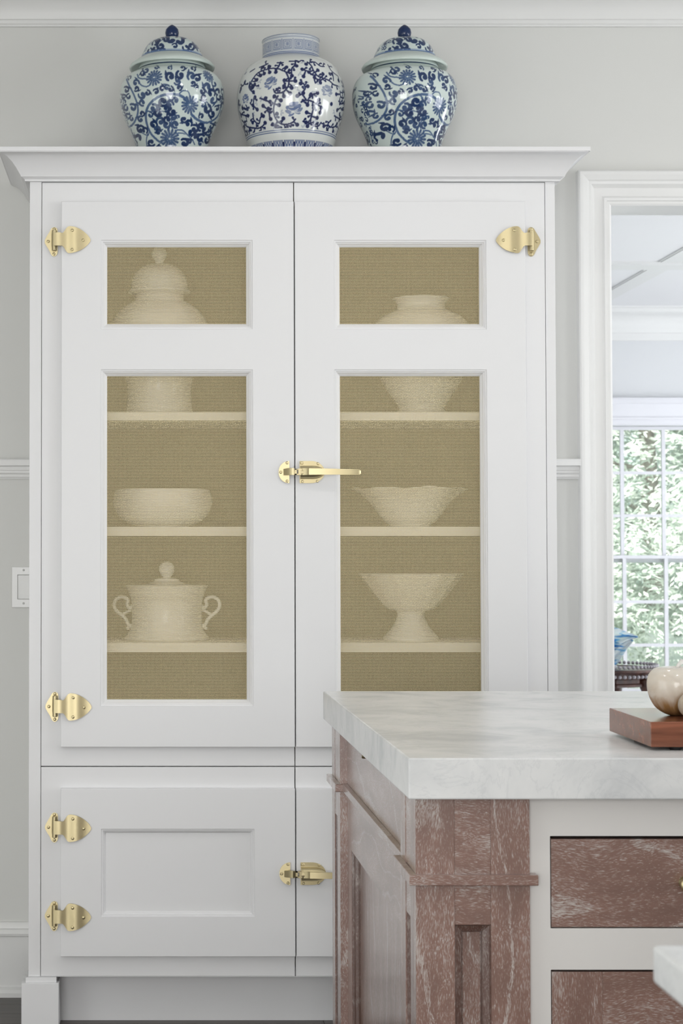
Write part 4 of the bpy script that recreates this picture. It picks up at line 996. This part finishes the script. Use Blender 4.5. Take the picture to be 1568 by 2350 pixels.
def temple_jar(px_, rot, label):
    t = thing('ginger_jar', label, 'jar', (PX(px_, YJ, 220), YJ, ZJ), 'blue and white jars on top of the cabinet'); t.rotation_euler = (0, 0, rot)
    o = link('body', jb, None, t)
    link('neck', lathe([(70 * JS, jz(168)), (78 * JS, jz(163)), (77.5 * JS, jz(158)), (75 * JS, jz(150)), (72 * JS, jz(147)), (0, jz(147))], 64, cap=False), M_celadon, t, smooth=True)
    l = link('lid', jl, None, t)
    link('brim', lathe([(72 * JS, jz(150)), (92 * JS, jz(157.5)), (97.5 * JS, jz(160)), (99 * JS, jz(156)), (95 * JS, jz(149.5)), (84 * JS, jz(142)), (74 * JS, jz(136.5)), (72 * JS, jz(134)), (70 * JS, jz(140)), (72 * JS, jz(150))], 72, cap=False), M_celadon, l, smooth=True)
    link('knob', lathe([(0, jz(91)), (11 * JS, jz(91)), (11 * JS, jz(89)), (14.5 * JS, jz(84)), (16 * JS, jz(76)), (14.5 * JS, jz(68)), (9 * JS, jz(61.5)), (3 * JS, jz(57.5)), (0, jz(56.5))], 32, cap=False), M_navy, l, smooth=True)
    return t
temple_jar(395, 0, 'lidded blue and white jar standing leftmost on the cabinet top')
j3 = temple_jar(929, math.radians(16), 'lidded blue and white jar standing rightmost on the cabinet top')
# middle jar
mid_prof = [(64, 93), (66.5, 94), (67, 97), (66, 100), (66, 134), (67, 139), (77, 143), (94, 152), (107, 165), (116, 182), (122.5, 202), (125, 222), (124.5, 240), (121, 262), (115, 284), (109, 303), (103.5, 322), (98, 340), (93, 356), (91, YB - 7), (92, YB - 3), (89, YB)]
cm_ = Canvas(668, mid_prof, 680, 1.1, (141, YB - 3)); s5 = 5.917
Zm = lambda p: (535 + p[0] / s5, 130 + p[1] / s5)
for (x, y, r_, rot) in ((460, 345, 105, -.45), (770, 690, 125, -.15), (1228, 450, 105, .1), (145, 560, 85, .2), (1485, 380, 75, .3)):
    m_ = cm_.map(*Zm((x, y)))
    if not m_: continue
    th, b, r = m_; R_ = r_ / s5
    def pt(u, v): return (th + R_ * (u * math.cos(rot) - v * math.sin(rot)) / r, b + R_ * (u * math.sin(rot) + v * math.cos(rot)))
    for (u, v, rad, asp, ro, lv) in ((0, -.15, .52, .75, 0, .5), (-.45, -.05, .42, .6, .5, .56), (.45, -.05, .42, .6, -.5, .56), (0, .1, .62, .38, 0, .62), (-.62, .32, .4, .42, .6, .52), (.62, .32, .4, .42, -.6, .52), (-.35, .62, .36, .45, -.3, .58), (.35, .55, .34, .4, .35, .5), (-.05, -.45, .4, .5, 0, .55), (.3, -.42, .3, .6, -.4, .5)):
        p = pt(u, v); cm_.blob(p[0], p[1], rad * R_, lv * (.8 if x > 1100 and x < 1300 else 1), r=r, aspect=asp, rot=ro + rot)
    for (u0, v0, u1, v1) in ((-.6, .02, -.1, .28), (-.1, .28, .5, .1), (-.4, .5, 0, .4), (0, .4, .6, .5), (-.45, -.2, 0, -.1)):
        a, c = pt(u0, v0), pt(u1, v1)
        for k in range(14): f = k / 13; cm_.white(a[0] + (c[0] - a[0]) * f, a[1] + (c[1] - a[1]) * f + math.sin(f * PI) * 1.0, .75, .75)
for (x, y) in ((350, 570), (800, 400), (680, 560), (930, 345), (850, 460), (1040, 465), (520, 990), (400, 1000), (1080, 370), (910, 950), (1340, 740), (240, 770), (310, 440), (290, 620), (600, 750), (320, 330), (840, 230), (905, 95), (1350, 1030), (1400, 400), (1060, 880)):
    m_ = cm_.map(*Zm((x, y)))
    if m_: a = rr.random() * 6; [cm_.blob(m_[0] + 4.2 * math.cos(a + k * 1.2) / m_[2], m_[1] + 4.2 * math.sin(a + k * 1.2), 3.4, .30, aspect=.5, rot=a + k * 1.2) for k in (-1, 0, 1)]
vines = [[(200, 400), (230, 320), (300, 230), (380, 190), (480, 165), (580, 175), (670, 215), (740, 225)], [(670, 220), (700, 300), (700, 380), (660, 450), (610, 485), (530, 490), (500, 440)], [(560, 530), (520, 620), (505, 720), (530, 820), (590, 890), (670, 910), (760, 880), (800, 830)],
         [(960, 80), (1010, 130), (1040, 200), (1100, 270), (1190, 300), (1260, 330), (1320, 380), (1390, 400)], [(870, 610), (930, 585), (1010, 600), (1080, 640), (1150, 680)], [(930, 570), (880, 500), (920, 430), (900, 370), (860, 360)],
         [(1050, 650), (1020, 760), (1000, 880), (1050, 930), (1110, 930), (1150, 880)], [(1290, 860), (1250, 900), (1270, 940), (1340, 950), (1390, 900)], [(70, 740), (100, 780), (150, 800), (170, 880)], [(110, 860), (170, 940), (250, 960), (330, 960), (400, 900)],
         [(200, 350), (190, 420), (230, 440), (270, 380)], [(240, 770), (260, 860), (320, 900), (340, 820), (375, 800)], [(1420, 470), (1430, 540), (1480, 560), (1500, 480)], [(1430, 690), (1460, 720), (1510, 720)], [(1340, 800), (1400, 830), (1450, 850), (1480, 780)],
         [(150, 950), (140, 1020), (190, 1090)], [(90, 380), (115, 395), (150, 330)], [(1250, 120), (1300, 200), (1400, 270)], [(1000, 85), (1060, 80), (1130, 130), (1200, 140)], [(1310, 220), (1320, 330)], [(600, 80), (580, 130), (550, 170)], [(800, 60), (790, 120), (750, 160), (740, 210)],
         [(740, 220), (700, 225)], [(890, 180), (970, 205), (1040, 195)], [(200, 440), (260, 500)], [(350, 960), (350, 1010)], [(680, 910), (700, 960), (690, 990)], [(900, 870), (960, 880), (1040, 930)], [(330, 560), (400, 590), (500, 620)], [(420, 700), (440, 740), (500, 740)], [(450, 750), (460, 840)], [(640, 330), (720, 335), (790, 330)], [(60, 620), (75, 700)], [(1400, 600), (1450, 640), (1500, 600)], [(250, 560), (240, 660), (200, 620)], [(480, 920), (560, 920), (600, 960)], [(1020, 560), (1030, 510), (1090, 495)], [(1060, 360), (1050, 300), (1130, 320), (1180, 300)], [(120, 700), (180, 720), (150, 650)], [(560, 90), (640, 90)], [(720, 70), (860, 70)], [(1440, 1040), (1450, 980), (1480, 920)], [(330, 150), (400, 120), (440, 100)], [(210, 210), (270, 170)]]
allp = []
for v in vines:
    P_ = [Zm(p) for p in v]
    if len(P_) > 2: cv2 = [tuple(p) for p in smooth_curve(P_, 10)]
    else: cv2 = P_
    allp += cv2; cm_.stroke(cv2, 2.1, 1.8, 1.0)
for (x, y), (x2, y2) in list(zip(allp, allp[1:]))[::9]:
    L_ = math.hypot(x2 - x, y2 - y) or 1; sd2 = rr.choice((-1, 1)); nx2, ny2 = -(y2 - y) / L_ * sd2, (x2 - x) / L_ * sd2
    q = [(x, y), (x + nx2 * 3.5, y + ny2 * 3.5), (x + nx2 * 6.5 + (x2 - x) / L_ * 2.5, y + ny2 * 6.5 + (y2 - y) / L_ * 2.5)]
    cm_.stroke(q, 1.3, 1.9, 1.0); m_ = cm_.map(*q[-1])
    if m_: cm_.blob(m_[0], m_[1], 2.9, 1.0)
buds = [(385, 235), (455, 220), (535, 215), (455, 140), (370, 150), (675, 150), (810, 135), (745, 265), (885, 180), (900, 270), (975, 215), (1050, 290), (1130, 350), (1170, 235), (640, 400), (740, 425), (790, 330), (645, 325), (575, 440), (720, 495), (640, 530), (600, 590), (515, 535), (860, 365), (955, 400), (895, 490), (815, 530), (1000, 510), (1090, 495), (955, 650), (1110, 580), (1145, 685), (575, 650), (550, 770), (440, 700), (470, 840), (370, 660), (400, 560), (460, 610), (265, 550), (240, 660), (295, 710), (375, 800), (500, 905), (540, 940), (600, 960), (690, 985), (820, 915), (635, 830), (945, 750), (1040, 690), (1090, 820), (940, 880), (960, 930), (1010, 990), (1105, 1000), (1240, 1000), (1190, 935), (1130, 750), (1380, 720), (1385, 910), (1330, 1010), (400, 890), (340, 1010), (260, 1040), (210, 990), (1290, 640), (1360, 510), (1420, 630), (1270, 240), (940, 110), (240, 890), (180, 800), (110, 700), (80, 470), (140, 340), (245, 480), (260, 380), (290, 320), (340, 260), (1100, 190), (1490, 640), (1500, 800), (1440, 920), (190, 1080), (60, 640), (1400, 330)]
AP = np.array(allp)
for (x, y) in buds:
    q = Zm((x, y)); k = ((AP - q) ** 2).sum(1).argmin(); near = AP[k]
    if np.hypot(*(near - q)) < 14: cm_.stroke([q, tuple(near)], 2.8, 1.6, 1.0)
    m_ = cm_.map(*q)
    if m_: cm_.blob(m_[0], m_[1], 4.6, 1.0)
for i in range(70):      # unseen sides
    th = PI / 2 + rr.uniform(-.40, .40); b = rr.uniform(60, cm_.b[-1] - 66); a0 = rr.random() * 6.28; r = np.interp(b, cm_.b, cm_.r)
    cm_.stroke([(th + 9 * k / 8 * math.cos(a0 + k * .2) / r, b + 9 * k / 8 * math.sin(a0 + k * .2)) for k in range(9)], 1.2, 1.8, 1.0, mapped=True)
    cm_.blob(th, b, 3.0, 1.0)
yy = cm_.y; low = (yy > 150)
cm_.dark[low & (yy > 317)] = 0
for q, w, l in ((320, .9, .55), (324, .9, .6)): cm_.dark[low & (np.abs(yy - q) < w)] = l
lap = low & (yy > 340) & (yy < YB - 6); ph = ((cm_.th / (2 * PI) * 24) % 1)
for i in np.where(lap)[0]:
    f = (yy[i] - 340) / 14
    edge = np.abs(ph - .5) * 2
    top = 1 - np.clip((edge - .55) / .35, 0, 1)
    v = np.where(edge > .82, .95, np.where((f < .3) | (edge > .66), .45, .25 + .35 * (np.sin(ph * 2 * PI * 4) * np.cos(f * 7) > 0)))
    cm_.dark[i] = np.where(f > .10 + .25 * (edge > .9), v, 0)
neck = (yy < 136) & (yy > 97) & (cm_.b < 60)
for i in np.where(cm_.b < 64)[0]:
    y = yy[i]
    if y > 141: continue
    if 104 < y < 131:
        u = (cm_.th / (2 * PI) * 16) % 1; a = np.abs(u - .5) * 2; c = abs((y - 117.5) / 13.5)
        ring = np.maximum(a, c)
        v = np.where((np.abs(ring - .86) < .06) | (np.abs(ring - .58) < .05) | (np.abs(ring - .32) < .05), .16, .46)
    elif y < 97: v = np.full(cm_.nu, .35)
    elif 98.5 < y < 100 or 133 < y < 135 or 137 < y < 138.5: v = np.full(cm_.nu, .6)
    elif 101 < y < 102.4: v = np.full(cm_.nu, .45)
    else: v = np.full(cm_.nu, .08)
    cm_.dark[i] = v
jm = cm_.mesh('ginger_jar', (.74, .765, .74), (.11, .16, .31), (.012, .018, .085), 0, ZJ); jm.materials.append(M_glaze)
t = thing('ginger_jar', 'open blue and white jar with a fret collar standing between the lidded jars', 'jar', (PX(668, YJ, 220), YJ, ZJ), 'blue and white jars on top of the cabinet')
link('body', jm, None, t)
link('inner_wall', lathe([(0, jz(150)), (60 * JS, jz(150)), (60 * JS, jz(96)), (62 * JS, jz(93.2)), (64 * JS, jz(93))], 64, cap=False), M_celadon, t, smooth=True)

# ================================================================== ISLAND
IX0, IX1, IY0, IY1 = .3775, 2.75, 2.759, 4.086; ZT = .914; TH = .0592
bm = bmesh.new(); bx(bm, IX0, IX1, IY0, IY1, ZT - TH, ZT)
tag(link('marble_worktop', bm, M_marble, bevel=.0022), 'thick white marble worktop lying on the brown wooden island', 'worktop')
isl = thing('kitchen_island', 'kitchen island of limed brown oak with a greige drawer frame', 'kitchen island')
PF, PW = 2.784, .1654; PXL = .3905; ZU = ZT - TH
def corner_post(x0, y0, name='corner_post'):
    p = bpy.data.objects.new(name, None); COL.objects.link(p); p.parent = isl
    st = .0565; mw = PW - 2 * st; zsl = .671; t_ = .022
    fms = [lambda a, b, d: (x0 + a, y0 + d, b), lambda a, b, d: (x0 + PW - a, y0 + PW - d, b), lambda a, b, d: (x0 + d, y0 + PW - a, b), lambda a, b, d: (x0 + PW - d, y0 + a, b)]
    bm = bmesh.new(); bx(bm, x0 + t_, x0 + PW - t_, y0 + t_, y0 + PW - t_, 0, ZU - .001); link('core', bm, M_oakz, p)
    for k, fm in enumerate(fms):
        # alternate faces run past the corner so the boards butt
        e = 0 if k < 2 else t_
        for (a, b) in ((e, st), (PW - st, PW - e)):
            bm = bmesh.new(); plate(bm, a, b, 0, ZU, 0, t_, [], fm); link('stile', bm, M_oakz, p, bevel=.0008)
        for (za, zb_) in ((zsl, ZU), (0, .11)):
            bm = bmesh.new(); plate(bm, st, PW - st, za, zb_, .0008, t_, [], fm); link('rail', bm, M_oakx if k < 2 else M_oaky, p, bevel=.0006)
        bm = bmesh.new(); frame(bm, st, PW - st, .11, zsl, [(0, .002), (.002, .006), (.009, .0085), (.011, .0095), (.012, .018), (.0155, .0195)], fm); link('bead_moulding', bm, M_oakd, p)
        bm = bmesh.new(); plate(bm, st + .0135, PW - st - .0135, .123, zsl - .0135, .0185, t_, [], fm); link('panel', bm, M_oakz, p)
    bm = bmesh.new(); dz0, dz1 = .7290, .7442; q = .0105
    plate(bm, x0 - q, x0 + PW + q, y0 - q, y0 + PW + q, dz0, dz1, [(x0 + .0005, x0 + PW - .0005, y0 + .0005, y0 + PW - .0005)], lambda a, b, d: (a, b, d)); link('band', bm, M_oakx, p, bevel=.0012)
    return p
corner_post(PXL, PF); YP2 = 4.028 - PW; corner_post(PXL, YP2)
XR = IX1 - (PXL - IX0) - PW
corner_post(XR, PF); corner_post(XR, YP2)
# left side between the posts: drawer front, ledge, framed panel
SXp = PXL + .0145; ya, yb2 = PF + PW, YP2
SIDE = lambda a, b, d: (d, a, b)
bm = bmesh.new(); plate(bm, ya, yb2, .745, ZU, SXp, SXp + .02, [], SIDE); sd_ = link('side_drawer', bm, M_oaky, isl)
bm = bmesh.new(); plate(bm, ya, yb2, .7295, .7445, SXp - .010, SXp + .02, [], SIDE); link('ledge', bm, M_oaky, isl, bevel=.001)
fy0, fy1 = ya + .085, yb2 - .075; ztp = .6225
for (a, b) in ((ya, fy0), (fy1, yb2)):
    bm = bmesh.new(); plate(bm, a, b, 0, .7290, SXp, SXp + .022, [], SIDE); link('stile', bm, M_oakz, isl)
bm = bmesh.new(); plate(bm, fy0, fy1, ztp, .7290, SXp, SXp + .022, [], SIDE); link('rail', bm, M_oaky, isl)
bm = bmesh.new(); plate(bm, fy0, fy1, 0, .12, SXp, SXp + .022, [], SIDE); link('rail', bm, M_oaky, isl)
bm = bmesh.new(); frame(bm, fy0, fy1, .12, ztp, [(0, SXp + .001), (.003, SXp + .005), (.010, SXp + .007), (.013, SXp + .012), (.020, SXp + .0155)], SIDE); link('bead_moulding', bm, M_oakd, isl)
bm = bmesh.new(); plate(bm, fy0 + .001, fy1 - .001, .121, ztp - .001, SXp + .0155, SXp + .022, [], SIDE); link('panel', bm, M_oakz, isl)
# small brass catch under the worktop edge on the side drawer
yk = .4 * F / (843 - CX)
zk = PZ(1758, yk)
bm = bmesh.new(); tube(bm, [(SXp, yk, ZU - .004), (SXp - .012, yk, ZU - .004)], .0035, 10); tube(bm, [(SXp - .012, yk, ZU - .001), (SXp - .012, yk, ZU - .016)], [.004, .0045], 10)
link('pull', bm, M_brass, sd_, smooth=True)
# front: greige face frame with inset oak drawers
FXa = PXL + PW; FY = PF + .012
bays = [(.5880, 1.02), (1.075, 1.51), (1.565, 2.0), (2.055, 2.50)]
zd = [(PZ(1919, FY), PZ(2131, FY)), (PZ(2226, FY), .10)]
zr = (PZ(2134, FY), PZ(2223.5, FY))
bm = bmesh.new(); holes = []
for (a, b) in bays: holes += [(a, b, zd[0][1], zd[0][0]), (a, b, zd[1][1], zd[1][0])]
plate(bm, FXa, XR, .0, ZU - .001, FY, FY + .022, holes); link('face_frame', bm, M_island, isl, bevel=.0008)
bm = bmesh.new(); bx(bm, PXL + .06, XR + PW - .06, FY + .035, YP2 + PW - .03, .0, ZU - .001); link('carcass', bm, mat('dark_carcass', (.03, .025, .02), .8), isl)
for i, (a, b) in enumerate(bays):
    bm = bmesh.new(); plate(bm, a + .0015, b - .0015, zd[0][1] + .0015, zd[0][0] - .0045, FY + .002, FY + .024); d = link('drawer', bm, M_oakx, isl, bevel=.001)
    k = bmesh.new(); q = lathe([(0, -.026), (.006, -.026), (.0115, -.022), (.013, -.017), (.011, -.012), (.0055, -.008), (.005, -.003), (.010, 0), (0, 0)], 24, cap=False)
    ko = link('knob', q, M_brass, d, smooth=True); ko.rotation_euler = (-PI / 2, 0, 0); ko.location = (a + .197 if i == 0 else (a + b) / 2, FY + .002, PZ(2026, FY)); k.free()
    # lower framed front
    w = .053; z1_, z0_ = zd[1][0] - .003, zd[1][1] + .0015
    dr_ = bpy.data.objects.new('cupboard_door', None); COL.objects.link(dr_); dr_.parent = isl
    wv = PX(1385, FY, 2300) - .588
    for (xa, xb_) in ((a + .0015, a + wv), (b - wv, b - .0015)):
        bm = bmesh.new(); plate(bm, xa, xb_, z0_, z1_, FY + .002, FY + .022); link('stile', bm, M_oakz, dr_, bevel=.0006)
    for (za, zb_) in ((z1_ - .085, z1_), (z0_, z0_ + .085)):
        bm = bmesh.new(); plate(bm, a + wv, b - wv, za, zb_, FY + .002, FY + .022); link('rail', bm, M_oakx, dr_, bevel=.0006)
    bm = bmesh.new(); plate(bm, a + wv, b - wv, z0_ + .085, z1_ - .085, FY + .012, FY + .022); link('panel', bm, M_oakz, dr_)
# nearer worktop corner at the bottom right, on its own base cabinet
NX, NY = .382, 1.452; NT = .0285
bm = bmesh.new(); bx(bm, NX, 1.35, -.35, NY, ZT - NT, ZT)
tag(link('marble_worktop', bm, M_marble, bevel=.003), 'blurred corner of a thinner white marble worktop nearest the camera', 'worktop')
nb = thing('base_cabinet', 'white base cabinet under the nearest marble worktop', 'cabinet')
bm = bmesh.new(); bx(bm, NX + .06, 1.33, -.33, NY - .05, 0, ZT - NT); link('carcass', bm, M_island, nb, bevel=.002)

# walnut board with feet
BX0 = .7535; BY0 = 4390 / 3800 * 2.478; BY1 = 4390 / 3800 * 2.70; bt, bb0 = .9568, .9192
t = thing('serving_board', 'thick walnut board on black feet lying on the island worktop', 'board', (BX0, BY0, ZT))
bm = bmesh.new(); bx(bm, 0, .52, 0, BY1 - BY0, bb0 - ZT, bt - ZT); link('slab', bm, M_walx, t, bevel=.0012)
for (x, y) in ((.040, .014), (.48, .014), (.020, .145), (.48, .145)):
    link('foot', lathe([(0, 0), (.008, 0), (.011, bb0 - ZT), (0, bb0 - ZT)], 20, cap=False), M_rubber, t, smooth=True, autosmooth=40).location = (x, y, 0)
# onyx fruit
SY = BY0 + .115; sX = PX(1554, SY, 1580); SS = SY / F
zs = bt
pts = [(0, 1637), (14, 1637), (28, 1633), (45, 1622), (57, 1606), (65, 1585), (67, 1562), (63, 1545), (54, 1533), (42, 1527), (26, 1526), (12, 1529), (0, 1531)]
zb0p = PZ(1637, SY)
t = thing('stone_apple', 'carved banded onyx apple with a brown base on the walnut board', 'ornament', (sX, SY, zs))
link('body', lathe([(r * SS, PZ(y, SY) - zb0p) for r, y in [tuple(p) for p in smooth_curve(pts, 4)]], 64, cap=False), M_onyx, t, smooth=True)
bm = bmesh.new(); zt_ = PZ(1530, SY) - zb0p; tube(bm, [(0, 0, zt_ - .003), (.003, 0, zt_ + .006), (.010, .002, zt_ + .012)], [.0035, .003, .0045], 10); link('stem', bm, M_onyx2, t, smooth=True)
ey = BY0 + .050; ex = PX(1592, ey, 1590); er_ = .022
bm = bmesh.new(); bmesh.ops.create_uvsphere(bm, u_segments=40, v_segments=24, radius=1, matrix=Matrix.Diagonal((.0235, .0225, .021, 1)))
o = tag(link('stone_egg', bm, M_onyx2, smooth=True), 'white polished stone egg in front of the onyx apple at the frame edge', 'ornament'); o.location = (ex, ey, bt + .0210)
